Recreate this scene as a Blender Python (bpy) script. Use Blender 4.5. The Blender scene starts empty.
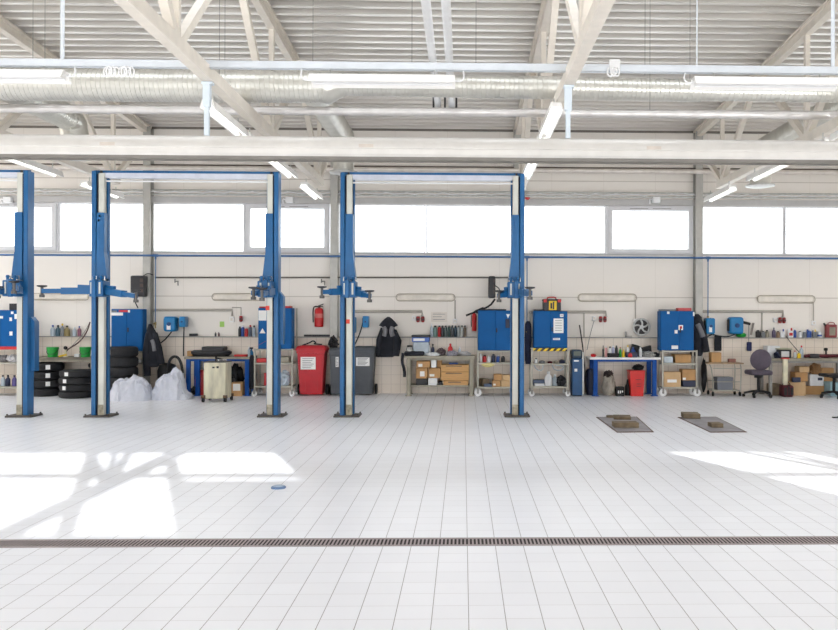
import bpy, bmesh, math, random
from mathutils import Vector, Matrix
random.seed(7)
PI = math.pi
SC = bpy.context.scene
COL = SC.collection
# ------------------------------------------------------------------ camera
F = 800.0; CXP = 482.0; CYP = 318.0; H = 1.626
cam = bpy.data.cameras.new('camera'); co = bpy.data.objects.new('camera', cam); COL.objects.link(co)
CM = Matrix.Rotation(-math.radians(1.35), 3, 'Z') @ Matrix.Rotation(PI/2, 3, 'X') @ Matrix.Rotation(0.0025, 3, 'Z')
co.matrix_world = Matrix.Translation((0, 0, H)) @ CM.to_4x4()
cam.sensor_width = 36; cam.sensor_fit = 'HORIZONTAL'; cam.lens = F/838*36
cam.shift_x = -(CXP-419)/838; cam.shift_y = (CYP-315)/838
cam.clip_end = 200
SC.camera = co

def V(px, py, Y):
    """the point at depth Y that the survey photo shows at px, py"""
    d = CM @ Vector(((px-CXP)/F, -(py-CYP)/F, -1))
    k = Y/d.y
    return Vector((d.x*k, Y, H+d.z*k))
def X(px, Y, py=350): return V(px, py, Y).x
def Z(py, Y, px=463): return V(px, py, Y).z
def G(px, py):
    d = CM @ Vector(((px-CXP)/F, -(py-CYP)/F, -1)); k = -H/d.z
    return Vector((d.x*k, d.y*k, 0))
def R(x0, y0, x1, y1, Y):
    xm = (x0+x1)/2; ym = (y0+y1)/2
    return X(x0, Y, ym), X(x1, Y, ym), Z(y1, Y, xm), Z(y0, Y, xm)

# ------------------------------------------------------------------ materials
def lin(c):
    return tuple(((v/255)/12.92 if v/255 <= .04045 else ((v/255+.055)/1.055)**2.4) for v in c)
MATS = {}
def mat(name, rgb, rough=.5, metal=0, var=.06, scale=6, emit=0, bump=0, stretch=None, spec=None):
    if name in MATS: return MATS[name]
    m = bpy.data.materials.new(name); m.use_nodes = True; MATS[name] = m
    nt = m.node_tree; b = nt.nodes['Principled BSDF']
    c = lin(rgb)
    tc = nt.nodes.new('ShaderNodeTexCoord'); n = nt.nodes.new('ShaderNodeTexNoise'); n.inputs['Scale'].default_value = scale
    n.inputs['Detail'].default_value = 3
    if stretch:
        mp = nt.nodes.new('ShaderNodeMapping'); mp.inputs['Scale'].default_value = stretch
        nt.links.new(tc.outputs['Object'], mp.inputs['Vector']); nt.links.new(mp.outputs['Vector'], n.inputs['Vector'])
    else: nt.links.new(tc.outputs['Object'], n.inputs['Vector'])
    r = nt.nodes.new('ShaderNodeValToRGB'); r.color_ramp.elements[0].position = .3; r.color_ramp.elements[1].position = .7
    r.color_ramp.elements[0].color = tuple(max(0, v*(1-var*2)) for v in c)+(1,)
    r.color_ramp.elements[1].color = tuple(min(1, v*(1+var)) for v in c)+(1,)
    nt.links.new(n.outputs['Fac'], r.inputs['Fac']); nt.links.new(r.outputs['Color'], b.inputs['Base Color'])
    b.inputs['Roughness'].default_value = rough; b.inputs['Metallic'].default_value = metal
    if spec is not None: b.inputs['Specular IOR Level'].default_value = spec
    if emit:
        b.inputs['Emission Color'].default_value = c+(1,); b.inputs['Emission Strength'].default_value = emit
    if bump:
        bp = nt.nodes.new('ShaderNodeBump'); bp.inputs['Strength'].default_value = bump; bp.inputs['Distance'].default_value = .01
        nt.links.new(n.outputs['Fac'], bp.inputs['Height']); nt.links.new(bp.outputs['Normal'], b.inputs['Normal'])
    return m

def grid_mat(name, rgb, joint, size, off, axes, width, rough=.4, var=.03, jvar=None, spec=None):
    """tiles: joints every size[i] along axes[i] of world space, procedural"""
    m = bpy.data.materials.new(name); m.use_nodes = True
    nt = m.node_tree; L = nt.links.new; b = nt.nodes['Principled BSDF']
    g = nt.nodes.new('ShaderNodeNewGeometry'); sp = nt.nodes.new('ShaderNodeSeparateXYZ'); L(g.outputs['Position'], sp.inputs[0])
    def M(op, a, bb=None):
        n = nt.nodes.new('ShaderNodeMath'); n.operation = op
        for i, v in enumerate((a, bb)):
            if v is None: continue
            if isinstance(v, (int, float)): n.inputs[i].default_value = v
            else: L(v, n.inputs[i])
        return n.outputs[0]
    masks = []; cells = []
    for i, ax in enumerate(axes):
        u = M('DIVIDE', M('SUBTRACT', sp.outputs[ax], off[i]), size[i])
        cells.append(M('FLOOR', u))
        f = M('FRACT', u); d = M('MINIMUM', f, M('SUBTRACT', 1.0, f))
        masks.append(M('LESS_THAN', d, width[i]/size[i]/2))
    cb = nt.nodes.new('ShaderNodeCombineXYZ'); L(cells[0], cb.inputs[0]); L(cells[1], cb.inputs[1])
    wn = nt.nodes.new('ShaderNodeTexWhiteNoise'); L(cb.outputs[0], wn.inputs['Vector'])
    ns = nt.nodes.new('ShaderNodeTexNoise'); ns.inputs['Scale'].default_value = .7; ns.inputs['Detail'].default_value = 4; L(g.outputs['Position'], ns.inputs['Vector'])
    val = M('ADD', M('MULTIPLY', wn.outputs['Value'], var), M('ADD', 1-var, M('MULTIPLY', M('SUBTRACT', ns.outputs['Fac'], .5), var*2.5)))
    hs = nt.nodes.new('ShaderNodeHueSaturation'); hs.inputs['Color'].default_value = lin(rgb)+(1,); L(val, hs.inputs['Value'])
    mx = nt.nodes.new('ShaderNodeMix'); mx.data_type = 'RGBA'; L(masks[0], mx.inputs[0]); L(hs.outputs[0], mx.inputs[6]); mx.inputs[7].default_value = lin(joint[0])+(1,)
    my = nt.nodes.new('ShaderNodeMix'); my.data_type = 'RGBA'; L(masks[1], my.inputs[0]); L(mx.outputs[2], my.inputs[6]); my.inputs[7].default_value = lin(joint[1])+(1,)
    L(my.outputs[2], b.inputs['Base Color'])
    b.inputs['Roughness'].default_value = rough
    if spec is not None: b.inputs['Specular IOR Level'].default_value = spec
    return m

def glass_mat():
    m = bpy.data.materials.new('window_glass'); m.use_nodes = True; nt = m.node_tree
    for n in list(nt.nodes): nt.nodes.remove(n)
    o = nt.nodes.new('ShaderNodeOutputMaterial'); t = nt.nodes.new('ShaderNodeBsdfTransparent'); g = nt.nodes.new('ShaderNodeBsdfGlossy')
    g.inputs['Roughness'].default_value = .05; t.inputs['Color'].default_value = (.97, .98, .98, 1)
    x = nt.nodes.new('ShaderNodeMixShader'); x.inputs[0].default_value = .06
    nt.links.new(t.outputs[0], x.inputs[1]); nt.links.new(g.outputs[0], x.inputs[2]); nt.links.new(x.outputs[0], o.inputs[0])
    return m
def stripes_mat(name, a, b_, pitch, diag=True):
    m = bpy.data.materials.new(name); m.use_nodes = True; nt = m.node_tree; L = nt.links.new; b = nt.nodes['Principled BSDF']
    g = nt.nodes.new('ShaderNodeTexCoord'); w = nt.nodes.new('ShaderNodeSeparateXYZ'); L(g.outputs['Object'], w.inputs[0])
    def M(op, p, q):
        n = nt.nodes.new('ShaderNodeMath'); n.operation = op
        for i, v in enumerate((p, q)):
            if isinstance(v, (int, float)): n.inputs[i].default_value = v
            else: L(v, n.inputs[i])
        return n.outputs[0]
    u = M('FRACT', M('DIVIDE', M('ADD', w.outputs[0], M('MULTIPLY', w.outputs[2], -1.0 if diag else 0.0)), pitch), 0)
    k = M('GREATER_THAN', u, .5)
    mx = nt.nodes.new('ShaderNodeMix'); mx.data_type = 'RGBA'; L(k, mx.inputs[0]); mx.inputs[6].default_value = lin(a)+(1,); mx.inputs[7].default_value = lin(b_)+(1,)
    L(mx.outputs[2], b.inputs['Base Color']); b.inputs['Roughness'].default_value = .5
    return m

# ------------------------------------------------------------------ mesh building
class MB:
    def __init__(s): s.bm = bmesh.new()
    def box(s, xa, xb, ya, yb, za, zb, bev=0, rot=None, seg=1):
        r = bmesh.ops.create_cube(s.bm, size=1)
        vs = r['verts']; c = Vector(((xa+xb)/2, (ya+yb)/2, (za+zb)/2))
        for v in vs: v.co = Vector((v.co.x*(xb-xa), v.co.y*(yb-ya), v.co.z*(zb-za)))
        if bev:
            es = list({e for v in vs for e in v.link_edges})
            r2 = bmesh.ops.bevel(s.bm, geom=es, offset=bev, segments=seg, affect='EDGES', profile=.5)
            vs = list({v for f in r2['faces'] for v in f.verts} | {v for v in vs if v.is_valid})
        for v in vs:
            p = v.co
            if rot is not None: p = rot @ p
            v.co = p+c
        return s
    def cyl(s, p, q, r, seg=14, r2=None, cap=True):
        p = Vector(p); q = Vector(q); d = q-p
        m = Matrix.Translation((p+q)/2) @ d.to_track_quat('Z', 'Y').to_matrix().to_4x4()
        bmesh.ops.create_cone(s.bm, cap_ends=cap, segments=seg, radius1=r, radius2=r if r2 is None else r2, depth=d.length, matrix=m)
        return s
    def bar(s, p, q, w, h=None, up='Z'):
        h = h or w
        p = Vector(p); q = Vector(q); d = q-p
        m = Matrix.Translation((p+q)/2) @ d.to_track_quat('Z', 'Y').to_matrix().to_4x4()
        r = bmesh.ops.create_cube(s.bm, size=1)
        for v in r['verts']: v.co = m @ Vector((v.co.x*w, v.co.y*h, v.co.z*d.length))
        return s
    def tube(s, pts, r, seg=8, smooth=0):
        pts = [Vector(p) for p in pts]
        for _ in range(smooth):
            n = [pts[0]]
            for a, b in zip(pts, pts[1:]): n += [a*.75+b*.25, a*.25+b*.75]
            pts = n+[pts[-1]]
        rings = []; N = None
        for i, p in enumerate(pts):
            t = (pts[min(i+1, len(pts)-1)]-pts[max(i-1, 0)])
            if t.length < 1e-9: t = Vector((0, 0, 1))
            t.normalize()
            if N is None:
                N = t.orthogonal().normalized()
            else:
                N = N-t*N.dot(t)
                N = N.normalized() if N.length > 1e-6 else t.orthogonal().normalized()
            B = t.cross(N)
            rr = r[i] if isinstance(r, (list, tuple)) else r
            rings.append([s.bm.verts.new(p+(N*math.cos(2*PI*k/seg)+B*math.sin(2*PI*k/seg))*rr) for k in range(seg)])
        for a, b in zip(rings, rings[1:]):
            for k in range(seg): s.bm.faces.new((a[k], a[(k+1) % seg], b[(k+1) % seg], b[k]))
        s.bm.faces.new(rings[0][::-1]); s.bm.faces.new(rings[-1])
        return s
    def lathe(s, c, prof, seg=20, axis='Z', sx=1, sy=1):
        c = Vector(c); rings = []
        for (r, h) in prof:
            r = max(r, 1e-4); ring = []
            for k in range(seg):
                a = 2*PI*k/seg; u, v = math.cos(a)*r*sx, math.sin(a)*r*sy
                o = Vector((u, v, h)) if axis == 'Z' else (Vector((u, h, v)) if axis == 'Y' else Vector((h, u, v)))
                ring.append(s.bm.verts.new(c+o))
            rings.append(ring)
        for a, b in zip(rings, rings[1:]):
            for k in range(seg): s.bm.faces.new((a[k], a[(k+1) % seg], b[(k+1) % seg], b[k]))
        s.bm.faces.new(rings[0][::-1]); s.bm.faces.new(rings[-1])
        return s
    def prism(s, poly, ya, yb):
        a = [s.bm.verts.new((x, ya, z)) for x, z in poly]; b = [s.bm.verts.new((x, yb, z)) for x, z in poly]
        s.bm.faces.new(a); s.bm.faces.new(b[::-1]); n = len(a)
        for i in range(n): s.bm.faces.new((a[i], b[i], b[(i+1) % n], a[(i+1) % n]))
        return s
    def prismx(s, poly, xa, xb):
        a = [s.bm.verts.new((xa, y, z)) for y, z in poly]; b = [s.bm.verts.new((xb, y, z)) for y, z in poly]
        s.bm.faces.new(a); s.bm.faces.new(b[::-1]); n = len(a)
        for i in range(n): s.bm.faces.new((a[i], b[i], b[(i+1) % n], a[(i+1) % n]))
        return s
    def loft(s, rings):
        R_ = [[s.bm.verts.new(p) for p in r] for r in rings]; n = len(R_[0])
        for a, b in zip(R_, R_[1:]):
            for k in range(n): s.bm.faces.new((a[k], a[(k+1) % n], b[(k+1) % n], b[k]))
        s.bm.faces.new(R_[0][::-1]); s.bm.faces.new(R_[-1])
        return s
    def blob(s, c, rx, ry, rz, noise=.15, freq=3, flat=None, sub=4, seed=0):
        from mathutils import noise as nz
        r = bmesh.ops.create_icosphere(s.bm, subdivisions=sub, radius=1)
        for v in r['verts']:
            p = v.co.normalized()
            k = 1+noise*(nz.noise(p*freq+Vector((seed*7.3, 0, 0)))*1.2+nz.noise(p*freq*2.7+Vector((seed*3.1, 5, 0)))*.6+abs(nz.noise(p*freq*5+Vector((seed, 9, 0))))*.35)
            q = Vector((p.x*rx*k, p.y*ry*k, p.z*rz*k))
            if flat is not None and q.z < -flat*rz: q.z = -flat*rz
            v.co = Vector(c)+q
        return s
    def finish(s, name, m, origin, smooth=True):
        bmesh.ops.recalc_face_normals(s.bm, faces=s.bm.faces)
        me = bpy.data.meshes.new(name); 
        bmesh.ops.translate(s.bm, verts=s.bm.verts, vec=-Vector(origin))
        s.bm.to_mesh(me); s.bm.free()
        if smooth:
            me.shade_smooth(); me.set_sharp_from_angle(angle=math.radians(38))
        me.materials.append(m)
        return me
ORI = {}
def thing(name, label, cat, loc, group=None):
    o = bpy.data.objects.new(name, None); COL.objects.link(o); o.location = loc; o.empty_display_size = .1
    o['label'] = label; o['category'] = cat
    if group: o['group'] = group
    ORI[o.name] = Vector(loc)
    return o
def part(name, mb, m, parent, label=None, smooth=True):
    org = ORI[parent.name]
    o = bpy.data.objects.new(name, mb.finish(name, m, org, smooth)); COL.objects.link(o); o.parent = parent
    ORI[o.name] = org
    if label: o['label'] = label
    return o
def one(name, mb, m, label, cat, group=None, smooth=True):
    vs = [v.co for v in mb.bm.verts]
    lo = Vector([min(v[i] for v in vs) for i in range(3)]); hi = Vector([max(v[i] for v in vs) for i in range(3)])
    org = Vector(((lo.x+hi.x)/2, (lo.y+hi.y)/2, lo.z))
    o = bpy.data.objects.new(name, mb.finish(name, m, org, smooth)); COL.objects.link(o); o.location = org
    o['label'] = label; o['category'] = cat
    if group: o['group'] = group
    ORI[o.name] = org
    return o
def struct(name, mb, m, parent=None, smooth=False):
    if parent is not None: return part(name, mb, m, parent, smooth=smooth)
    o = bpy.data.objects.new(name, mb.finish(name, m, (0, 0, 0), smooth)); COL.objects.link(o); o['kind'] = 'structure'
    ORI[o.name] = Vector((0, 0, 0))
    return o

# palette
BLUE = mat('lift_blue', (30, 94, 146), .38, 0, .05, spec=.35)
BLUED = mat('lift_blue_dark', (20, 64, 112), .5, 0, .05)
CAB = mat('cabinet_blue', (0, 86, 150), .5, 0, .04, spec=.2)
LEGB = mat('bench_leg_blue', (0, 72, 152), .5, 0, .05, spec=.25)
GALV = mat('galvanised', (190, 190, 186), .42, .35, .08, 12)
GALVD = mat('galvanised_dark', (140, 138, 134), .45, .5, .1, 10)
BEIGE = mat('painted_steel', (222, 214, 202), .5, 0, .04)
WHITE = mat('white_paint', (232, 232, 232), .45, 0, .03)
STRIP = mat('light_grey_cover', (205, 205, 196), .5, 0, .05, 3)
CART = mat('cart_frame', (176, 172, 160), .45, .2, .08)
DARK = mat('dark_plastic', (40, 40, 44), .5, 0, .1)
BLACK = mat('black_rubber', (22, 22, 25), .7, 0, .12)
TYRE = mat('tyre_rubber', (34, 34, 37), .75, 0, .15, 20, bump=.3)
BASE = mat('base_plate', (84, 78, 74), .6, .2, .12)
CHROME = mat('bright_metal', (200, 200, 200), .25, .9, .04)
RED = mat('red_paint', (196, 26, 30), .42, 0, .05)
REDB = mat('red_bin_plastic', (190, 26, 40), .45, 0, .05)
GREYB = mat('grey_bin_plastic', (74, 78, 84), .5, 0, .06)
CARD = mat('cardboard', (188, 146, 98), .8, 0, .08, 4)
CARDL = mat('cardboard_light', (205, 172, 130), .8, 0, .06, 4)
PAPER = mat('paper', (236, 236, 234), .7, 0, .02)
INK = mat('ink', (120, 120, 125), .8, 0, .02)
YEL = mat('yellow', (238, 200, 30), .5, 0, .04)
GREEN = mat('green_plastic', (14, 150, 52), .45, 0, .05)
WOOD = mat('worn_wood', (122, 106, 84), .8, 0, .2, 8, bump=.5)
STEEL = mat('bench_steel', (150, 144, 128), .45, .3, .12)
TOP = mat('bench_top', (120, 112, 98), .6, 0, .2, 5)
CLOTH = mat('dark_cloth', (36, 38, 46), .95, 0, .2, 8, bump=.4)
CLOTHG = mat('grey_cloth', (120, 120, 124), .95, 0, .12, 8)
BAG = mat('white_plastic_bag', (212, 215, 226), .4, 0, .04, 9, bump=.8)
CREAM = mat('cream_enamel', (214, 208, 180), .5, 0, .12, 5)
REEL = mat('reel_blue', (10, 118, 176), .4, 0, .05)
GLASS = glass_mat()
# ================================================================== the hall
YW = 17.3
XL, XR, YF = -15.0, 14.0, -7.0
tx = G(468.9, 630).x % .2; ty = G(463, 618.8).y % .2
FLOOR = grid_mat('floor_tiles', (242, 244, 250), ((150, 146, 150), (204, 203, 206)), (.2, .2), (tx, ty), (0, 1), (.0045, .004), .33, .03)
struct('floor', MB().box(XL, XR, YF, YW+.3, -.2, 0), FLOOR)
PANEL = grid_mat('wall_panels', (234, 228, 220), ((220, 213, 204), (198, 190, 180)), (1.13, 2.52), (X(447, YW), Z(297, YW)), (0, 2), (.008, .02), .55, .015)
zs, zt = Z(253.5, YW), Z(204.5, YW)
ROOF0, RS = 5.70, .05             # underside of the roof at the back wall, rise per metre towards the front
def roofz(y): return ROOF0+RS*(YW-y)
struct('wall_back', MB().box(XL, XR, YW, YW+.2, 0, zs).box(XL, XR, YW, YW+.2, zt, ROOF0+.15), PANEL)
struct('wall_left', MB().box(XL-.2, XL, YF, YW+.2, 0, 7.3), PANEL)
struct('wall_right', MB().box(XR, XR+.2, YF, YW+.2, 0, 7.3), PANEL)
TILE = grid_mat('wall_tiles', (234, 221, 206), ((186, 172, 158), (196, 182, 168)), (.2, .2), (X(447, YW), .0), (0, 2), (.006, .006), .3, .02)
struct('trim_1', MB().box(XL, XR, YW-.05, YW-.001, 0, 1.2), TILE)
LEDGE = mat('ledge_grey', (150, 146, 140), .5, 0, .05)
struct('trim_2', MB().box(XL, XR, YW-.16, YW-.001, 1.2, 1.218), LEDGE)
HEAD = mat('window_header', (186, 184, 182), .5, 0, .03)
struct('trim_3', MB().box(XL, XR, YW-.03, YW-.001, zt, zt+.13).box(XL, XR, YW-.03, YW-.001, zs-.03, zs), HEAD)
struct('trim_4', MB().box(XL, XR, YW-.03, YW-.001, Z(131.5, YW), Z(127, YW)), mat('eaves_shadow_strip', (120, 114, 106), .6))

# windows in a band over the benches
FR = mat('window_frame', (214, 214, 216), .45, 0, .02)
wn = [0]
def window(x0, x1, opener=False):
    wn[0] += 1
    a, b = X(x0, YW, 229), X(x1, YW, 229)
    f = MB(); w = .042
    def ring(a, b, c, d, w, y0, y1):
        f.box(a, a+w, y0, y1, c, d); f.box(b-w, b, y0, y1, c, d); f.box(a+w, b-w, y0, y1, c, c+w); f.box(a+w, b-w, y0, y1, d-w, d)
    ring(a, b, zs, zt, .03, YW+.02, YW+.1)
    if opener: ring(a+.03, b-.03, zs+.03, zt-.03, .085, YW-.02, YW+.08)
    fo = struct('window_%d' % wn[0], f, FR)
    i = .11 if opener else .028
    struct('pane', MB().box(a+i, b-i, YW+.05, YW+.06, zs+i, zt-i), GLASS, fo)
    if opener:
        struct('vent_slot', MB().box((a+b)/2-.45, (a+b)/2-.05, YW-.027, YW-.018, zt-.075, zt-.062).box((a+b)/2+.05, (a+b)/2+.45, YW-.027, YW-.018, zt-.075, zt-.062), GALVD, fo)
for q in ((-206, -120.5, 0), (-120, -34, 0), (-33.5, 57.5, 1), (58.5, 144, 0), (152, 244.5, 0), (244.8, 329.5, 1), (339, 425.5, 0), (426, 514, 0), (521, 606.5, 0), (607, 693.5, 1), (702, 784.5, 0), (785, 875, 0), (884, 1050, 0)):
    window(*q)
# solid piers beside and between the window units, where the columns stand
# roof deck, ribs running across the hall
DECK = mat('roof_deck', (220, 216, 210), .3, .4, .05, 1.2, stretch=(.3, 2, 1))
def deck(y0, y1, x0=XL, x1=XR):
    f = MB(); p = .25; n = max(1, round((y1-y0)/p)); p = (y1-y0)/n; low = []
    for i in range(n):
        y = y0+i*p
        for dy, h in ((0, 0), (.28, 0), (.34, .15), (.94, .15)): low.append((y+dy*p, roofz(y+dy*p)+h))
    low.append((y1, roofz(y1)))
    low += [(y1, roofz(y1)+.22), (y0, roofz(y0)+.22)]
    # a strip of quads (the outline is not convex)
    a = []; 
    for x in (x0, x1): a.append([f.bm.verts.new((x, y, z)) for y, z in low])
    n = len(low)
    for i in range(n): f.bm.faces.new((a[0][i], a[1][i], a[1][(i+1) % n], a[0][(i+1) % n]))
    return f
def merge(d, e):
    me = bpy.data.meshes.new('tmp'); e.bm.to_mesh(me); d.bm.from_mesh(me); e.bm.free(); bpy.data.meshes.remove(me)
d = deck(16, YW+.2); merge(d, deck(9.8, 16, -10.6, 11.6)); merge(d, deck(YF, 8.4)); merge(d, deck(8.4, 9.6, XL, -12.4)); merge(d, deck(8.4, 9.6, 12.2, XR)); merge(d, deck(9.55, 9.8))     # gaps left out of view, added to let more light into the hall
struct('ceiling', d, DECK)
OPAL = mat('added_opal_sheet', (236, 238, 240), .6, 0, .01)
nt = OPAL.node_tree; tr = nt.nodes.new('ShaderNodeBsdfTranslucent'); tr.inputs[0].default_value = (.85, .87, .9, 1); nt.links.new(tr.outputs[0], nt.nodes['Material Output'].inputs[0])
for i in range(6):  # unseen opal roof panes, added to brighten the deeper floor
    a = -12.4+i*4.1; f = MB()
    for x in (a+.05, a+4.05): f.bar((x, 8.4, roofz(8.4)+.1), (x, 9.6, roofz(9.6)+.1), .1)
    for y in (8.44, 9.56): f.box(a, a+4.1, y-.04, y+.04, roofz(y)+.05, roofz(y)+.15)
    o = struct('window_%d' % (wn[0]+10+i), f, FR)  # frame of an added roof pane, out of view
    g = MB(); vs = [g.bm.verts.new(p) for p in ((a+.06, 8.45, roofz(8.45)+.12), (a+4.04, 8.45, roofz(8.45)+.12), (a+4.04, 9.55, roofz(9.55)+.12), (a+.06, 9.55, roofz(9.55)+.12))]; g.bm.faces.new(vs)
    struct('added_opal_pane', g, OPAL, o)
# front of the hall behind the viewer: open gates below, a glazed band above with posts and a transom
f = MB(); GZ = 4.0; B0, B1 = 4.84, 6.25
bays = [(-14.2, -9.0), (-8.4, -3.2), (-2.6, 4.45), (9.15, 13.8)]
f.box(XL, XR, YF-.2, YF, GZ, B0).box(XL, XR, YF-.2, YF, B1, 7.1)
xs = [XL]+[v for s in bays for v in s]+[XR]
for i in range(0, len(xs), 2): f.box(xs[i], xs[i+1], YF-.2, YF, B0, B1)
for k in range(8): f.box(XL+k*4.1, XL+k*4.1+.3, YF-.2, YF, 0, GZ)
struct('wall_front', f, PANEL)
for i, (a, b) in enumerate(bays):
    f = MB(); f.box(a, b, YF-.12, YF-.06, 5.66, 5.74)
    for x in ({2: [-.2, 2.25, 3.15], 3: [10.9, 12.4]}.get(i, [(a+b)/2])): f.box(x-.07, x+.07, YF-.13, YF-.05, B0, B1)
    if i == 2: f.box(3.2, b, YF-.13, YF-.05, B0, 5.6)  # unseen panel, added to cut off the lower corner of the sun patch
    o = struct('window_%d' % (wn[0]+1+i), f, FR)
    struct('pane', MB().box(a, b, YF-.1, YF-.09, B0, B1), GLASS, o)

# ------------------------------------------------------------------ steel frame
TX = [-10.7, -6.76, -2.80, 1.17, 5.08, 9.05]
pxw = ['far left', 'left', 'middle left', 'middle', 'right', 'far right']
SM = {'b': BEIGE}
COLM = mat('column_steel', (176, 174, 168), .45, .25, .06)
tl = ['tapering beige roof truss over the far left lifts', 'beige roof truss that meets the wall behind the second lift post from the left',
      'beige roof truss whose bottom chord runs down to the fire extinguisher column', 'beige roof truss that meets the wall above the lone right-hand lift post',
      'beige roof truss on the right above the chair and jacket', 'beige roof truss past the right edge over the long bench']
cl = ['grey steel wall column beyond the left edge', 'grey steel wall column with black heater box and long jacket', 'grey steel wall column between fire extinguisher and lift post',
      'grey steel wall column hidden behind the lone right-hand lift post', 'grey steel wall column beside the right jacket', 'grey steel wall column past the right edge']
for i, x in enumerate(TX):
    t = thing('roof_truss', tl[i], 'roof truss', (x, YW-.3, 4.2), 'roof trusses')
    ye, yf = YW-.05, -6.7
    part('bottom_chord', MB().box(x-.06, x+.06, yf, 15.8, 4.21, 4.35), BEIGE, t)
    g = MB(); g.box(x-.085, x+.085, yf, ye, 0, .02)
    g = MB(); 
    z0, z1 = roofz(ye)-.01, roofz(yf)-.01
    r = g.prismx([(ye, z0), (yf, z1), (yf, z1-.04), (ye, z0-.04)], x-.1, x+.1)
    g.prismx([(ye, z0-.04), (yf, z1-.04), (yf, z1-.15), (ye, z0-.15)], x-.055, x+.055)
    part('top_chord', g, BEIGE, t)
    Yn = 15.6
    while Yn > yf+1.9:
        part('web_post', MB().bar((x, Yn, 4.35), (x, Yn, roofz(Yn)-.15), .07), BEIGE, t)
        for sgn in (1, -1):
            yt = Yn+sgn*1.80
            part('web_diagonal', MB().bar((x, Yn+sgn*.06, 4.33), (x, yt, roofz(yt)-.14), .09, .09), BEIGE, t)
        Yn -= 3.87
    if 0 < i < 5:
        g = MB(); w = .078; x = X((0, 148.3, 334.5, 517, 697.8)[i], YW-.1, 290)
        g.box(x-w, x+w, YW-.02, YW-.005, 0, ROOF0-.02); g.box(x-w, x+w, YW-.2, YW-.185, 0, ROOF0-.02); g.box(x-.012, x+.012, YW-.19, YW-.015, 0, ROOF0-.02)
        one('wall_column', g, COLM, cl[i], 'column', 'grey steel columns of the back wall', smooth=False)

# strip lamps hung under the trusses
LAMPW = mat('lamp_reflector', (236, 234, 230), .35, 0, .02)
TUBE = mat('lamp_tube', (255, 255, 250), .3, 0, 0, emit=1.3)
pos = ['behind the long white rail, nearest', 'second from the rail', 'third along', 'farthest, by the wall']
where = {1: 'left truss', 2: 'middle left truss', 3: 'truss over the lone right post', 4: 'right-hand truss'}
def strip_lamp(c, along, L_, label, group, name='strip_lamp', w=.17, tube=None, cord=None):
    c = Vector(c); t = thing(name, label, 'lamp', c, group)
    def P(u, v, z): return (c.x+u, c.y+v, c.z+z) if along == 'Y' else (c.x+v, c.y+u, c.z+z)
    g = MB()
    prof = [(-w/2, 0), (-w/2+.015, .0), (-.045, .06), (.045, .06), (w/2-.015, 0), (w/2, 0), (w/2, .012), (.06, .1), (-.06, .1), (-w/2, .012)]
    a = [g.bm.verts.new(P(u, -L_/2, z)) for u, z in prof]; b = [g.bm.verts.new(P(u, L_/2, z)) for u, z in prof]; n = len(prof)
    for k in range(n): g.bm.faces.new((a[k], b[k], b[(k+1) % n], a[(k+1) % n]))
    for q in (a, b):
        g.bm.faces.new((q[0], q[1], q[2], q[7], q[8], q[9])[:6]) if False else None
        for quad in ((0, 1, 9), (1, 2, 8, 9), (2, 3, 7, 8), (3, 4, 6, 7), (4, 5, 6)):
            g.bm.faces.new([q[k] for k in quad])
    part('reflector', g, LAMPW, t)
    for s in (-1, 1):
        part('lamp_tube', MB().cyl(P(s*.045, -L_/2+.03, .025), P(s*.045, L_/2-.03, .025), .014, 8), tube or TUBE, t)
    g = MB()
    for s in (-1, 1):
        q = P(0, s*L_*.36, 0); g.cyl((q[0], q[1], q[2]+.1), (q[0], q[1], q[2]+.2), .008, 6)
    part('hanger', g, GALV, t)
    if cord:
        for s in cord:
            q = [P(0, s*L_/2, .05), P(0, s*(L_/2+.07), .045), P(0, s*(L_/2+.1), .09), P(0, s*(L_/2+.09), .16)]
            part('cord', MB().tube(q, .009, 6, 1), WHITE, t)
    return t
for i in (1, 2, 3, 4):
    for k, (a, b) in enumerate(((9.15, 10.6), (10.75, 12.2), (12.3, 13.75), (14.65, 16.2))):
        strip_lamp((TX[i]-.11, (a+b)/2, 4.0), 'Y', b-a, 'strip lamp under the %s, %s' % (where[i], pos[k]), 'strip lamps under the roof trusses')

# ------------------------------------------------------------------ services running across the hall
Ys = 8.72
za = Z(65.5, Ys, 0); zb = Z(70, Ys, 838); xa, xb = X(0, Ys, 65), X(838, Ys, 70)
sl = 0
zc = Z(66, Ys, 330)
g = MB()
for x0, x1 in ((-12, 12),):
    g.box(x0, x1, Ys-.03, Ys+.03, zc-.04, zc-.032); g.box(x0, x1, Ys-.03, Ys-.024, zc-.04, zc+.04); g.box(x0, x1, Ys+.024, Ys+.03, zc-.04, zc+.04)
one('cable_tray', g, mat('tray_white', (214, 220, 226), .35, .1, .03), 'thin pale metal cable tray spanning the hall above the white rail', 'cable tray', smooth=False)
g = MB()
for px in (62.5, 697, 833):
    x = X(px, Ys, 30); rr = .022 if px != 697 else .008
    one('hanger_rod', MB().cyl((x, Ys, zc+.04), (x, Ys, roofz(Ys)), rr, 8), mat('rod_white', (216, 222, 228), .4, .1, .02),
        {62.5: 'pale vertical hanger rod of the cable tray at top left', 697: 'thin white hanger wire of the cable tray between the two right trusses', 833: 'pale vertical hanger rod of the cable tray at top right corner'}[px], 'rod')
for (x0, x1, y, lab, cd) in ((-86, 66, 74, 'white strip lamp hung under the cable tray at top left', (1,)), (310, 455, 79, 'white strip lamp hung under the cable tray over the middle bay', (-1, 1)), (693, 840, 81.5, 'white strip lamp hung under the cable tray at top right', (-1,))):
    a, b = X(x0, Ys, y), X(x1, Ys, y)
    strip_lamp(((a+b)/2, Ys, Z(y+6, Ys, (x0+x1)/2)), 'X', b-a, lab, 'lamps under the cable tray', w=.26, cord=cd, tube=WHITE)
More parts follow.
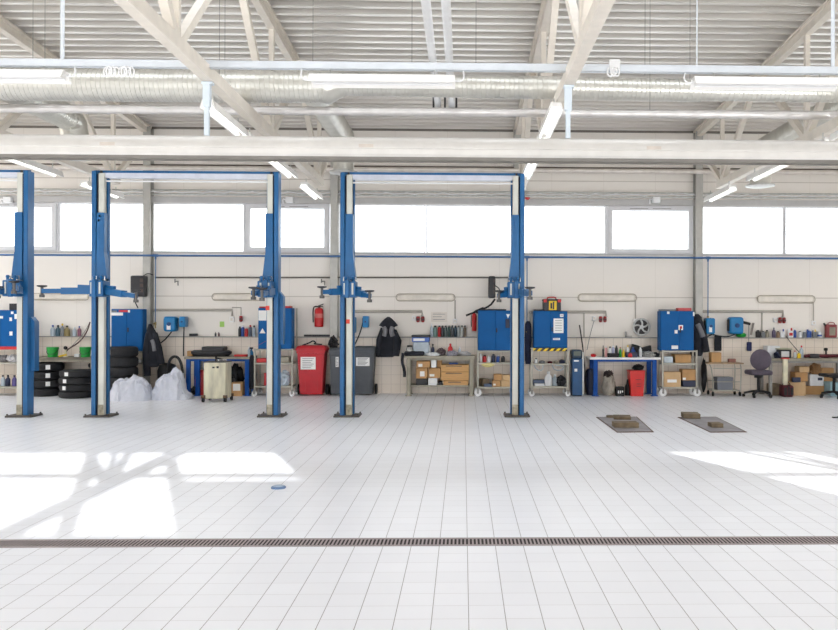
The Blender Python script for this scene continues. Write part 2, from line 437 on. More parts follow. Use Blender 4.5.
# cable coils hanging on the tray
def coil(px, py, lab, boxed):
    c = V(px, py, Ys-.05); t = thing('cable_coil', lab, 'cable', c)
    for k in range(3 if boxed else 4):
        dx = (k-1.5)*.035; pts = []
        for j in range(13):
            a = 2*PI*j/12; pts.append((c.x+dx+.03*math.cos(a), c.y-.02*k % .03, c.z-.02+.05*math.sin(a)))
        part('cord_loop', MB().tube(pts, .009, 6), WHITE, t)
    if boxed: part('junction_box', MB().box(c.x-.06, c.x+.06, c.y, c.y+.06, c.z+.0, c.z+.12, .01), WHITE, t)
coil(111.5, 70, 'small looped white cables hanging on the tray, left one of a pair', False)
coil(126.5, 70, 'small looped white cables hanging on the tray, right one of a pair', False)
coil(615, 70, 'white junction box with looped cables on the tray at right', True)

# spiral ducts
DUCT = mat('spiral_duct', (200, 198, 190), .32, .55, .05)
def spiral(g, p, q, r, pitch=.06, seg=28, r2=None):
    p = Vector(p); q = Vector(q); L_ = (q-p).length; n = max(2, int(L_/pitch)); pts = []; rad = []
    for i in range(n):
        for u, dr in ((0, 0), (.75, 0), (.82, .005), (.94, .005)):
            k = (i+u)/n; pts.append(p.lerp(q, k)); rad.append((r if r2 is None else r+(r2-r)*k)+dr)
    pts.append(q); rad.append(r if r2 is None else r2)
    g.tube(pts, rad, seg)
    return g
Yd = 10.35
c0 = Z(85.5, Yd, 150); r0 = 15.5/800*Yd; r1 = 10.5/800*Yd
xr = X(325, Yd, 85); xq = X(345, Yd, 85)
t = thing('spiral_duct', 'big galvanised spiral air duct running across the hall through the trusses', 'air duct', ((XL+XR)/2, Yd, c0-r0))
part('wide_run', spiral(MB(), (-13, Yd, c0), (xr, Yd, c0), r0), DUCT, t)
part('reducer', MB().tube([(xr, Yd, c0), (xr+.03, Yd, c0), (xq, Yd, c0+.05)], [r0+.01, r0+.01, r1+.005], 28), DUCT, t)
part('narrow_run', spiral(MB(), (xq, Yd, c0+.04), (X(700, Yd), Yd, c0-.0), r1*1.05), DUCT, t)
part('far_run', spiral(MB(), (X(700, Yd), Yd, c0-.01), (13, Yd, c0-.06), r1*.85), DUCT, t)
bl = ['galvanised branch duct running back to the wall above the left tyres', 'galvanised branch duct running back to the wall near the extinguisher', 'galvanised branch duct running back to the wall at the right']
for i, (x, z, ye, r) in enumerate(((-6.25, 4.78, 13.0, .2), (-2.12, 4.82, 14.2, .19), (5.72, 4.86, 15.3, .21))):
    t = thing('branch_duct', bl[i], 'air duct', (x, ye, 4.25))
    part('duct_run', spiral(MB(), (x, Yd+.2, z), (x, ye-.25, z), r), DUCT, t)
    part('elbow', MB().tube([(x, ye-.27, z), (x, ye-.14, z-.01), (x, ye-.04, z-.07), (x, ye, z-.2), (x, ye, z-.27)], r+.008, 24), DUCT, t)
    part('drop', spiral(MB(), (x, ye, z-.27), (x, ye, 4.22), r*.95), DUCT, t)
    part('outlet_ring', MB().lathe((x, ye, 4.16), [(r*.8, 0), (r*1.3, .02), (r*1.3, .045), (r, .06)], 24), GALV, t)
g = spiral(MB(), (-13, 11.1, Z(111.8, 11.1, 419)), (13, 11.1, Z(111.8, 11.1, 419)), .059, .3, 14)
one('steel_pipe', g, mat('pipe_bright', (214, 210, 206), .3, .5, .04), 'bright steel pipe crossing the hall just below the spiral duct', 'pipe')
# exhaust extraction rail
Yr = 8.85; zr0, zr1 = Z(159.5, Yr, 419), Z(137.5, Yr, 419)
prof = []
h = zr1-zr0; zc_ = (zr0+zr1)/2
poly = [(Yr-.10, zr0+.035), (Yr-.10, zr0+.09), (Yr-.115, zr0+.1), (Yr-.115, zr0+.145), (Yr-.085, zr1-.05), (Yr-.04, zr1-.008), (Yr, zr1), (Yr+.04, zr1-.008), (Yr+.085, zr1-.05), (Yr+.10, zr0+.1), (Yr+.10, zr0+.035), (Yr+.06, zr0+.0), (Yr-.06, zr0)]
t = thing('extraction_rail', 'long off-white exhaust extraction rail spanning the whole hall above the lifts', 'rail', (0, Yr, zr0))
g = MB(); g.prismx(poly, -13, 12.5)
part('rail_body', g, mat('rail_white', (208, 205, 200), .35, .1, .03), t)
part('seal_lip', MB().box(-13, 12.5, Yr-.075, Yr-.055, zr0-.022, zr0+.03).box(-13, 12.5, Yr+.055, Yr+.075, zr0-.022, zr0+.03), mat('rail_lip', (120, 116, 110), .5), t)
for px in (107, 366, 654):
    v = V(px, 148, Yr-.118); part('rail_sticker', MB().box(v.x-.08, v.x+.08, Yr-.1165, Yr-.1155, zr0+.105, zr0+.142), mat('sticker_peach', (200, 190, 180), .6), t)
for i, (px, x) in enumerate(((207, TX[2]), (568, TX[3]))):
    xx = X(px, Yr, 110)
    t = thing('rail_bracket', ['pale blue-white hanger post carrying the white rail from the middle left truss', 'pale blue-white hanger post carrying the white rail from the middle truss'][i], 'bracket', (xx, Yr, zr1))
    M_ = mat('bracket_white', (206, 216, 224), .4, .1, .03)
    part('post', MB().box(xx-.025, xx+.025, Yr-.025, Yr+.025, zr1, 4.2), M_, t)
    part('clamp', MB().box(xx-.04, xx+.04, Yr-.035, Yr+.035, 3.93, 4.2, .006).box(min(xx, x)-.05, max(xx, x)+.05, Yr-.04, Yr+.04, 4.18, 4.205), M_, t)
# pair of white pipes running along the hall under the roof, ended on a bracket
t = thing('roof_pipe_pair', 'pair of white pipes hung high in the middle bay, running away towards the wall', 'pipe', (-.3, 12.8, 4.9))
for sx in (-.405, -.19):
    part('pipe', MB().cyl((sx, 0, 4.98), (sx, 12.75, 4.98), .052, 16), WHITE, t)
g = MB(); g.box(-.5, -.09, 12.55, 12.8, 4.86, 4.9); g.box(-.49, -.46, 12.6, 12.66, 4.86, 5.1); g.box(-.13, -.1, 12.6, 12.66, 4.86, 5.1); g.box(-.31, -.28, 12.6, 12.66, 4.86, 5.1)
part('end_bracket', g, DARK, t)
# thin wires and rods under the roof
for i, (px, y0, y1, Y_) in enumerate(((412, 0, 64, 8.9), (33, 0, 62, 9.2), (45, 20, 70, 9.6), (219.5, 20, 82, 9.4), (225, 20, 78, 9.6), (313, 0, 64, 9.2), (476, 0, 64, 9.3), (645, 10, 75, 9.6), (650, 20, 110, 9.9), (690, 30, 80, 9.7))):
    x = X(px, Y_, 40); z = Z(y1, Y_, px)
    one('hanging_wire', MB().cyl((x, Y_, z), (x, Y_, roofz(Y_)+.05), .0035, 5), GALVD, 'hair-thin wire hanging from the roof deck', 'wire', 'thin wires hanging from the roof deck')
# pipes on the upper wall
x0, x1 = -12, 12
zp = Z(170, 17.1); one('wall_pipe', MB().cyl((x0, 17.1, zp), (x1, 17.1, zp), .05, 16), mat('pipe_cream', (222, 214, 206), .35, .1), 'cream pipe running along the wall above the windows', 'pipe')
one('wall_pipe', MB().cyl((x0, 17.22, zp+.085), (x1, 17.22, zp+.085), .018, 8), mat('line_brown', (104, 92, 84), .5), 'thin brown line right above the cream wall pipe', 'pipe')  # dark line over the cream pipe, drawn as a thin round bar
zp = Z(192, 17.2); g = MB().cyl((x0, 17.2, zp), (x1, 17.2, zp), .02, 10)
one('conduit', g, GALV, 'upper one of two thin grey conduits just above the window band', 'conduit')
g = MB().cyl((x0, 17.2, zp-.085), (x1, 17.2, zp-.085), .02, 10)
one('conduit', g, GALV, 'lower one of two thin grey conduits just above the window band', 'conduit')
g = MB(); pts = []; n = 160
for i in range(n+1): pts.append((x0+(x1-x0)*i/n, 17.18+.01*math.sin(i*1.7), zp-.043+.02*math.sin(i*2.3)))
one('cable_bundle', g.tube(pts, .013, 6), WHITE, 'wavy white cable bundle lying between the two thin conduits', 'cable')
for i, px in enumerate((8, 290, 657)):
    v = V(px, 200, YW-.1); t = thing('window_opener', ['small white window opener motor at the far left', 'small white window opener motor left of the third lift', 'small white window opener motor over the right opening window'][i], 'motor', v, None)
    part('motor_box', MB().box(v.x-.09, v.x+.07, YW-.14, YW-.03, v.z-.06, v.z+.07, .012), WHITE, t)
    part('chain_arm', MB().tube([(v.x-.09, YW-.1, v.z), (v.x-.16, YW-.1, v.z+.03), (v.x-.15, YW-.08, v.z-.08)], .014, 6, 1), WHITE, t)
v = V(527.5, 197, YW-.06); t = thing('alarm_bell', 'small red alarm bell on the wall right of the lone lift post top', 'alarm', v)
part('dome', MB().lathe((v.x, YW-.03, v.z), [(.06, 0), (.058, -.03), (.035, -.06), (.005, -.065)], 18, 'Y'), RED, t); part('mount', MB().box(v.x-.05, v.x+.05, YW-.031, YW-.001, v.z-.05, v.z+.05), WHITE, t)
# blue compressed air line under the windows with drops
BP = mat('blue_pipe', (62, 102, 150), .4)
zp = Z(256.8, 17.06); t = thing('air_line', 'long thin blue compressed air pipe along the wall under the windows', 'pipe', (0, 17.06, zp-.02))
part('main_pipe', MB().cyl((x0, 17.06, zp), (x1, 17.06, zp), .022, 10), BP, t)
for px, y1 in ((155.5, 322), (527, 330), (708, 316)):
    x = X(px, 17.06, 290); ze = Z(y1, 17.06, px)
    dr = part('drop_pipe', MB().cyl((x, 17.06, zp), (x, 17.06, ze), .011, 8).cyl((x, 17.06, zp+.03), (x, 17.06, zp-.08), .02, 8).cyl((x-.05, 17.06, zp), (x+.05, 17.06, zp), .03, 8), BP, t)
    part('air_tap', MB().cyl((x, 17.06, ze), (x, 17.06, ze-.07), .02, 10).cyl((x, 17.06, ze-.03), (x-.02, 16.99, ze-.04), .012, 8).cyl((x, 17.06, ze-.07), (x, 17.06, ze-.13), .012, 8), mat('brass', (150, 128, 84), .35, .7), dr)
# drain channel across the floor
ya, yb = G(463, 546).y, G(463, 538.2).y
t = thing('drain_grate', 'long grey slotted drain grate let into the floor across the hall', 'drain', (0, (ya+yb)/2, 0))
part('channel', MB().box(-7, 7, ya, yb, .0004, .001), mat('drain_dark', (40, 30, 34), .8), t)
g = MB().box(-7, 7, ya, ya+.028, .001, .004).box(-7, 7, yb-.028, yb, .001, .004)
part('grate_frame', g, mat('drain_frame', (158, 148, 148), .5, .3), t)
g = MB(); x = -4.3
while x < 5: g.box(x, x+.013, ya+.02, yb-.02, .001, .0035); x += .028
part('grate_bars', g, mat('drain_bars', (168, 156, 156), .5, .3), t, smooth=False)
v = G(278.5, 488); t = thing('floor_socket', 'small round bluish floor cap lying in front of the sunlit patch', 'floor cap', v)
part('ring', MB().lathe((v.x, v.y, 0), [(.07, 0), (.07, .012), (.055, .02), (.05, .02)], 24), mat('cap_blue', (96, 122, 160), .4, .2), t)
part('cap', MB().lathe((v.x, v.y, .008), [(.052, 0), (.05, .016), (.02, .02), (.001, .02)], 24), mat('cap_pale', (170, 186, 206), .35, .1), t)
# brake tester plates with wood blocks
def plate(pts, lab):
    p = [G(*q) for q in pts]; g = MB(); c = sum(p, Vector())/4
    t = thing('floor_plate', lab, 'floor plate', (c.x, c.y, 0))
    def pr(sc, z0, z1):
        m = MB(); lo = [m.bm.verts.new(((q.x-c.x)*sc+c.x, (q.y-c.y)*sc+c.y, z0)) for q in p]; hi = [m.bm.verts.new(((q.x-c.x)*sc+c.x, (q.y-c.y)*sc+c.y, z1)) for q in p]
        m.bm.faces.new(lo[::-1]); m.bm.faces.new(hi)
        for k in range(4): m.bm.faces.new((lo[k], lo[(k+1) % 4], hi[(k+1) % 4], hi[k]))
        return m
    part('rim', pr(1, 0, .006), mat('rim_rust', (92, 66, 56), .7), t, smooth=False)
    part('plate', pr(.93, .0055, .009), mat('plate_grey', (150, 146, 150), .55, .2, .15, 3), t, smooth=False)
plate(((596, 417.3), (637, 417), (654, 432.3), (617, 432.7)), 'flat grey floor plate nearer the lone lift post, wood blocks on it')
plate(((677.5, 417.3), (716, 417), (747, 432.3), (710.5, 432.7)), 'flat grey floor plate on the right, wood blocks on it')
def block(x0, y0, x1, y1, h, dep, lab, ang=0, rnd=False):
    a = G(x0, y1); b = G(x1, y1); c = (a+b)/2; w = (b-a).length; c.y += dep/2
    g = MB(); Rm = Matrix.Rotation(ang, 3, 'Z')
    if rnd: g.lathe((c.x, c.y, .0095), [(w*.5, 0), (w*.5, h), (w*.4, h+.004)], 16, sy=dep/w)
    else:
        for k in range(2): g.box(c.x-w/2, c.x+w/2, c.y-dep/2+.002*k, c.y+dep/2, .0095+k*h/2+.001*k, .0095+(k+1)*h/2, .004, None)
    if ang: bmesh.ops.rotate(g.bm, verts=g.bm.verts, cent=c, matrix=Rm)
    one('wood_block', g, WOOD, lab, 'wood block')
block(614.5, 424, 639, 428.5, .075, .22, 'long weathered wood block at the front of the left floor plate')
block(615, 413, 632, 420.3, .05, .25, 'squarish worn wood block at the back of the left floor plate', -.15)
block(607, 415, 616.5, 418.5, .03, .15, 'small thin rounded wood piece at the rear left of the left floor plate', 0, True)
block(685, 413, 701.5, 419.2, .075, .3, 'worn wood block at the back of the right floor plate', -.12)
block(712, 422, 723.5, 428.3, .06, .22, 'short worn wood block near the front of the right floor plate')
# ================================================================== two-post lifts
YL = 13.14
ztop = Z(173, YL, 430)
def lift(pl, pr, lab, arms_l, arms_r, sticker=None, side_box=None, marks=False, missing_right=False):
    """pl/pr: pixel x of the inner edge between column body and cover strip, left and right column"""
    xl, xr_ = (X(pl, YL, 290), X(pr, YL, 290) if pr is not None else None)
    t = thing('two_post_lift', lab, 'car lift', ((xl+(xr_ if xr_ else xl))/2, YL+.14, 0), 'blue two-post car lifts')
    def column(x, s, arms, boxed):
        """s=+1: strip on the right (left-hand column)"""
        def bx(g, a, b, y0, y1, z0, z1, bev=0):
            u, v = sorted((x+s*a, x+s*b)); g.box(u, v, y0, y1, z0, z1, bev)
        g = MB(); bx(g, -.085, -.012, YL, YL+.2, .02, ztop, .006); bx(g, -.015, .0, YL+.02, YL+.2, .02, ztop-.01); bx(g, 0, .135, YL+.17, YL+.2, .02, ztop-.03, .004); bx(g, .118, .135, YL+.13, YL+.18, .02, ztop-.03)
        c = part('column', g, BLUE, t)
        g = MB(); bx(g, -.011, .012, YL+.02, YL+.1, .02, ztop-.05); part('slot', g, mat('slot_dark', (20, 28, 48), .6), c)
        g = MB(); bx(g, .013, .106, YL+.03, YL+.12, .02, ztop-.03, .005); part('cover_strip', g, STRIP, c)
        g = MB(); bx(g, .013, .106, YL+.026, YL+.0308, .02, .2); part('dirty_foot', g, mat('grime', (168, 160, 140), .7, 0, .3, 10), c)
        g = MB(); bx(g, -.18, .24, YL-.07, YL+.3, 0, .03, .006)
        for u in (-.155, .215):
            for y in (YL-.04, YL+.27): g.cyl((x+s*u, y, .02), (x+s*u, y, .055), .014, 6)
        part('base_plate', g, BASE, c)
        # carriage
        zc0, zc1, zc2 = Z(298, YL), Z(281, YL), Z(254, YL); zc3 = Z(214.5, YL)
        g = MB(); bx(g, .0, .125, YL-.008, YL+.12, zc2-.05, zc3, .006)
        u = [(x+s*.0, zc2), (x+s*.125, zc2), (x+s*.17, zc1+.05), (x+s*.17, zc1+.02), (x+s*.0, zc1-.01)]
        g.prism(u, YL-.012, YL+.12)
        c2 = part('carriage', g, BLUE, t)
        if marks:
            g = MB(); 
            for (mx, my) in ((99.5, 215.8), (98.5, 220.3)):
                v = V(mx, my, YL-.009); g.cyl((v.x, YL-.012, v.z), (v.x, YL-.008, v.z), .017, 12)
            part('warning_sticker', g, PAPER, c2)
        g = MB(); bx(g, -.02, .2, YL-.22, YL+.04, zc0, zc1-.02, .01); bx(g, .03, .1, YL-.26, YL-.2, zc0-.01, zc1+.0, .01)
        for u in (.035, .145): g.lathe((x+s*u, YL-.16, zc1-.03), [(.022, 0), (.022, .05), (.03, .06), (.024, .09), (.008, .095)], 10)
        part('carriage_block', g, BLUE, c2)
        for u in (.005, .135):
            g = MB(); bx(g, u, u+.028, YL-.226, YL-.218, zc0+.045, zc1-.05); part('pin_plate', g, STRIP, c2)
        g = MB()
        for u in (.02, .155): g.tube([(x+s*(u-.03), YL-.12, zc1-.02), (x+s*(u-.03), YL-.12, zc1+.05), (x+s*(u+.03), YL-.12, zc1+.05), (x+s*(u+.03), YL-.12, zc1-.02)], .007, 6)
        part('lock_handle', g, CHROME, c2)
        for (ex, ey, eY) in arms:
            e = V(ex, ey, YL+eY); st = Vector((x+s*(.09)+(.10 if e.x > x else -.10), YL-.10, (zc0+zc1)/2-.045))
            e.z -= .0; d = (e-st)
            g = MB(); mid = st.lerp(e, .62)
            g.bar(st, mid, .10, .105); a = part('arm', g, BLUE, t)
            part('arm_extension', MB().bar(st.lerp(e, .5), e, .07, .07), BLUED if False else BLUE, a)
            part('arm_gusset', MB().bar(st+Vector((0, 0, .02)), st.lerp(e, .3)+Vector((0, 0, .03)), .05, .14), BLUE, a)
            part('pad_post', MB().cyl((e.x, e.y, e.z-.09), (e.x, e.y, e.z+.07), .022, 10).cyl((e.x, e.y, e.z-.1), (e.x, e.y, e.z-.055), .04, 12), mat('pad_steel', (96, 94, 92), .5, .3), a)
            part('lift_pad', MB().lathe((e.x, e.y, e.z+.06), [(.03, 0), (.075, .012), (.075, .03), (.02, .034)], 16), DARK, a)
        if sticker and sticker[0] == s:
            v = V(sticker[1], sticker[2], YL+.02); part('red_sticker', MB().box(v.x-.03, v.x+.03, YL+.026, YL+.0295, v.z-.035, v.z+.035), mat('sticker_red', (222, 60, 40), .5), c)
        if boxed:
            q0, q1 = Z(boxed[0], YL), Z(boxed[1], YL)
            u = x-s*.085; w = u-s*.06; m = MB()
            m.prism([(u, q1), (w, q1), (w, q0-.08), (u, q0)] if True else [], YL+.1, YL+.24)
            part('control_box', m, BLUE, t)
    column(xl, 1, arms_l, None)
    if xr_ is not None:
        column(xr_, -1, arms_r, side_box)
        g = MB().box(xl-.08, xr_+.08, YL+.08, YL+.11, ztop-.02, ztop+.02); b = part('crossbeam', g, BLUE, t)
        part('beam_cover', MB().box(xl+.05, xr_-.05, YL+.07, YL+.2, ztop-.1, ztop-.021), mat('beam_white', (206, 210, 222), .4), b)
        part('hydraulic_line', MB().cyl((xl+.05, YL+.1, ztop-.15), (xr_-.05, YL+.1, ztop-.15), .014, 8), WHITE, b)
        part('beam_joint', MB().box(xl+.03, xl+.06, YL+.04, YL+.2, ztop-.06, ztop+.01).box(xr_-.06, xr_-.03, YL+.04, YL+.2, ztop-.06, ztop+.01), DARK, b)
lift(-148.5, 22.3, 'blue two-post lift at the left edge, only its right post in view', [(-120, 292, -.4)], [(-2, 292, -.3), (14, 287, -1.0)], None, (318, 372))
lift(96.5, 273, 'blue two-post lift standing in front of the tyres and white bags', [(42, 291, -.25), (136, 296, -.6)], [(253.5, 293, -1.2), (262, 294, -1.4)], (-1, 267.5, 308), (292, 345), True)
lift(345.2, 519.2, 'blue two-post lift right of the red bin, posts either side of the hanging jacket', [(322, 292, -.35), (369.5, 296, -.5)], [(499, 296, -.3), (530, 293, -1.3)], (1, 347.8, 321.5))

# ================================================================== wall fittings
def wall_lamp(x0, x1, y0, y1, lab):
    xa, xb, za, zb = R(x0, y0, x1, y1, YW-.05); c = V((x0+x1)/2, (y0+y1)/2, YW)
    t = thing('wall_lamp', lab, 'lamp', (c.x, YW-.05, za), 'unlit tubular wall lamps')
    r = (zb-za)/2; pts = []
    for k in range(9): a = PI/2-PI*k/8; pts.append((xb-r+r*math.cos(a), YW-.06, (za+zb)/2+r*math.sin(a)))
    for k in range(9): a = -PI/2-PI*k/8; pts.append((xa+r+r*math.cos(a), YW-.06, (za+zb)/2+r*math.sin(a)))
    pts.append(pts[0]); part('guard_rim', MB().tube(pts, .009, 6), mat('lamp_rim', (178, 168, 152), .5), t)
    part('lamp_body', MB().box(xa+.03, xb-.03, YW-.05, YW-.012, za+.02, zb-.02, .01), mat('lamp_body_beige', (226, 219, 208), .5), t)
    part('mount', MB().box(xa+.2, xb-.2, YW-.014, YW-.001, za+.04, zb-.04), BEIGE, t)
wall_lamp(32, 89, 293.5, 300, 'unlit beige wall lamp above the left green tubs')
wall_lamp(212, 262, 293.5, 300.5, 'unlit beige wall lamp left of the second lift post pair')
wall_lamp(396, 455, 294, 301, 'unlit beige wall lamp above the hanging hooded jacket bench')
wall_lamp(578, 636.5, 294, 301.5, 'unlit beige wall lamp above the wheel rim')
wall_lamp(757, 815, 295.5, 303, 'unlit beige wall lamp above the right bottle ledge')
COND = mat('conduit_grey', (176, 170, 160), .5, .1)
def conduit(pts, r, lab, name='conduit', m=None, Yc=YW-.03):
    one(name, MB().tube([V(a, b, Yc) for a, b in pts], r, 8), m or COND, lab, 'pipe' if name.endswith('pipe') else 'conduit' if name == 'conduit' else 'cable')
conduit([(155, 277.5), (508, 277.5), (508, 296)], .017, 'thin dark air pipe along the wall with taps, left half', 'air_pipe', mat('pipe_dark', (112, 106, 98), .5, .3))
conduit([(152, 310), (232, 310), (232, 316)], .028, 'grey cable duct on the wall left of the second lift')
conduit([(232, 307.5), (241, 307.5), (241, 316)], .012, 'short grey conduit down to the left red plug')
conduit([(355, 311.5), (422, 311.5), (422, 316)], .032, 'grey cable duct above the hooded jacket')
conduit([(529, 312), (606, 312), (606, 317)], .03, 'grey cable duct right of the toolbox cabinet')
conduit([(700, 311.5), (783, 311.5), (783, 317)], .032, 'grey cable duct above the big blue hose reel')
conduit([(584, 312), (584, 372)], .012, 'thin vertical conduit beside the tall blue machine')
conduit([(762, 312), (762, 334)], .014, 'thin vertical conduit down to the right bottle ledge')
conduit([(455, 300), (455, 320)], .012, 'thin drop conduit from the lamp over the bench')
conduit([(635.5, 300), (635.5, 319)], .012, 'thin drop conduit from the lamp over the wheel rim')
conduit([(813.5, 302), (813.5, 321)], .012, 'thin drop conduit from the right wall lamp')
def outlet(px, py, lab, s=.05):
    v = V(px, py, YW-.03); t = thing('wall_switch', lab, 'switch', (v.x, YW-.03, v.z-s))
    part('switch_box', MB().box(v.x-s*.8, v.x+s*.8, YW-.06, YW-.001, v.z-s, v.z+s, .008), WHITE, t); part('rocker', MB().box(v.x-s*.4, v.x+s*.4, YW-.066, YW-.058, v.z-s*.5, v.z+s*.5), BEIGE, t)
outlet(232, 319.5, 'round white socket at the end of the left cable duct', .06)
outlet(455, 321, 'small light switch on the wall above the row of cans')
outlet(635.5, 321, 'small light switch on the wall above the wheel rim')
outlet(813.5, 323, 'small light switch on the wall above the right bottles')
outlet(414, 318, 'pale socket box left of the middle pair of red plugs')
outlet(594, 318.5, 'pale socket box left of the red plugs by the wheel rim')
outlet(775, 320, 'pale socket box left of the red plugs above the chair')
def plug(px, py, lab):
    v = V(px, py, YW-.06); t = thing('power_plug', lab, 'plug', (v.x, YW-.06, v.z-.06))
    part('plug_body', MB().lathe((v.x, YW-.06, v.z-.06), [(.02, 0), (.036, .02), (.038, .07), (.034, .12), (.02, .13)], 14), mat('plug_red', (150, 30, 34), .5), t)
    part('plug_cap', MB().lathe((v.x, YW-.11, v.z+.0), [(.026, 0), (.03, .02), (.03, .06)], 12, 'Y'), mat('plug_dark', (80, 30, 34), .5), t)
    part('back_plate', MB().box(v.x-.03, v.x+.03, YW-.062, YW-.001, v.z+.02, v.z+.075), WHITE, t)
plug(241, 319, 'single red industrial plug left of the second lift'); plug(418, 319.5, 'left one of the red plugs above the bench'); plug(422.8, 319.5, 'right one of the red plugs above the bench')
plug(600.5, 319.5, 'left one of the red plugs beside the wheel rim'); plug(605, 319.5, 'right one of the red plugs beside the wheel rim')
plug(780, 320.5, 'left one of the red plugs above the office chair'); plug(784, 320.5, 'right one of the red plugs above the office chair')
for (px, lab) in ((175, 'small tap hanging from the dark air pipe near the black heater'), (321.5, 'small tap hanging from the dark air pipe above the fire extinguisher')):
    v = V(px, 279, YW-.05); one('air_tap', MB().cyl(v, v+Vector((0, 0, -.08)), .014, 8).cyl(v+Vector((0, -.01, -.05)), v+Vector((.08, -.02, -.05)), .012, 8).cyl(v+Vector((.07, -.02, -.04)), v+Vector((.07, -.02, -.14)), .014, 8), GALVD, lab, 'tap')
def extinguisher(px, y0, y1, w, lab):
    v = V(px, y1, YW-.12); zt_ = Z(y0, YW-.12, px); h = zt_-v.z; r = w
    t = thing('fire_extinguisher', lab, 'fire extinguisher', (v.x, YW-.12, v.z))
    part('cylinder', MB().lathe((v.x, YW-.12, v.z), [(r*.8, 0), (r, .015), (r, h*.72), (r*.8, h*.8), (r*.35, h*.84)], 20), RED, t)
    part('valve', MB().cyl((v.x, YW-.12, v.z+h*.83), (v.x, YW-.12, v.z+h*.93), r*.3, 10).bar((v.x-.01, YW-.12, v.z+h*.92), (v.x+r*1.0, YW-.12, v.z+h*1.0), .015, .02).bar((v.x, YW-.12, v.z+h*.9), (v.x+r*.9, YW-.12, v.z+h*.9), .012, .02), DARK, t)
    part('hose', MB().tube([(v.x, YW-.12, v.z+h*.88), (v.x-r*1.1, YW-.14, v.z+h*.9), (v.x-r*1.35, YW-.14, v.z+h*.7), (v.x-r*1.25, YW-.14, v.z+h*.2)], r*.14, 8, 2), BLACK, t)
    part('label_plate', MB().lathe((v.x, YW-.12, v.z+h*.4), [(r*1.01, 0), (r*1.01, h*.18)], 20), mat('label_pink', (206, 110, 104), .5), t) if w > .07 else None
    part('wall_hook', MB().box(v.x-.02, v.x+.02, YW-.06, YW-.001, v.z+h*.5, v.z+h*.75), GALVD, t)
extinguisher(319, 304, 327, .095, 'large red fire extinguisher on the wall above the red bin')
extinguisher(474.3, 310, 331, .05, 'small slim red fire extinguisher left of the middle tool cabinet')
one('rubber_mat', MB().box(*R(304, 333.2, 329.5, 336, YW-.12)[:2], YW-.15, YW-.06, 1.2185, 1.262, .01), DARK, 'flat black bar lying on the ledge above the red bin', 'bar')
# hose reels
def hose_reel(x0, y0, x1, y1, lab, hose, face='disc', white=False):
    xa, xb, za, zb = R(x0, y0, x1, y1, YW-.2); cx, cz = (xa+xb)/2, (za+zb)/2; w, h = xb-xa, zb-za
    t = thing('hose_reel', lab, 'hose reel', (cx, YW-.2, za), 'blue wall hose reels')
    g = MB(); g.box(xa, xb, YW-.34, YW-.1, za, zb, min(w, h)*.18, seg=3)
    part('housing', g, REEL, t)
    part('hub', MB().lathe((cx, YW-.345, cz), [(min(w, h)*.16, 0), (min(w, h)*.16, -.02), (.01, -.03)], 16, 'Y'), mat('reel_hub', (30, 70, 120), .5), t)
    part('side_rim', MB().box(xa-.012, xa+w*.2, YW-.3, YW-.14, za+h*.15, zb-h*.12, .02), DARK, t)
    part('bracket', MB().box(cx-w*.2, cx+w*.2, YW-.11, YW-.001, cz-h*.4, cz+h*.4), DARK, t)
    if white: part('white_label', MB().box(cx-w*.2, cx+w*.12, YW-.343, YW-.339, za+h*.12, za+h*.45), PAPER, t)
    if hose: part('hose', MB().tube([V(a, b, YW-(.22 if k < len(hose)-1 else .12)) for k, (a, b) in enumerate(hose)], .013, 8, 2), BLACK, t)
hose_reel(165.5, 316.5, 177.5, 331.5, 'left blue hose reel beside the long jacket, with white label', [(172, 331), (166, 339), (158, 345), (152, 342)], white=True)
hose_reel(181, 316.5, 187, 327, 'narrow blue hose reel right of the white-labelled one on the left wall', [(184, 327), (183.5, 345), (183.5, 356)])
hose_reel(349, 317, 356, 333, 'blue hose reel half hidden behind the third lift post from the left', None)
hose_reel(363.3, 316, 369, 327.5, 'narrow blue hose reel above the dark wheelie bin', [(363, 322), (361, 330), (358, 338), (353, 348)])
hose_reel(704.5, 318, 713.5, 334, 'small blue and white hose reel right of the right-hand jacket', [(710, 318), (715, 326), (713, 334), (708, 336), (703.5, 341)], white=True)
hose_reel(728, 317, 742, 334, 'big square blue hose reel above the wire cart', [(735, 334), (728, 337), (718, 336), (712, 334)])
# green funnel and hanging tools near the ledge
v = V(741, 336, YW-.1); g = MB().lathe((v.x, YW-.1, 1.219), [(.05, 0), (.1, .02), (.11, .07), (.07, .1), (.03, .1)], 16); one('green_pot', g, GREEN, 'low green plastic pot on the ledge under the big hose reel', 'pot')
def hang(pts, r, m, lab, name, cat, Yc=YW-.1):
    one(name, MB().tube([V(a, b, Yc) for a, b in pts], r, 8, 1), m, lab, cat)
hang([(742, 322), (750, 324)], .03, DARK, 'dark air gun hanging right of the big hose reel', 'air_gun', 'tool')
hang([(753.5, 323), (752, 330), (751, 335)], [.02, .035, .03, .02] + [.015]*2 if False else .025, mat('tool_grey', (140, 132, 124), .5), 'grey brush hanging right of the air gun', 'brush', 'brush')
hang([(748.8, 325), (748.8, 342)], .008, GALVD, 'short wire holding the dark blue padlock shape', 'hook_wire', 'wire')
one('blue_pouch', MB().box(*R(746.8, 342, 751.3, 351, YW-.1)[:2], YW-.14, YW-.08, *R(746.8, 342, 751.3, 351, YW-.1)[2:], .012), mat('navy', (24, 34, 84), .6), 'small dark blue pouch hanging on the tiles left of the chair', 'pouch')
one('black_apron', MB().box(*R(714.3, 335.5, 721.3, 351, YW-.14)[:2], YW-.17, YW-.12, *R(714.3, 335.5, 721.3, 351, YW-.14)[2:], .015), CLOTH, 'black cloth hanging on the tiles under the small hose reel', 'cloth')
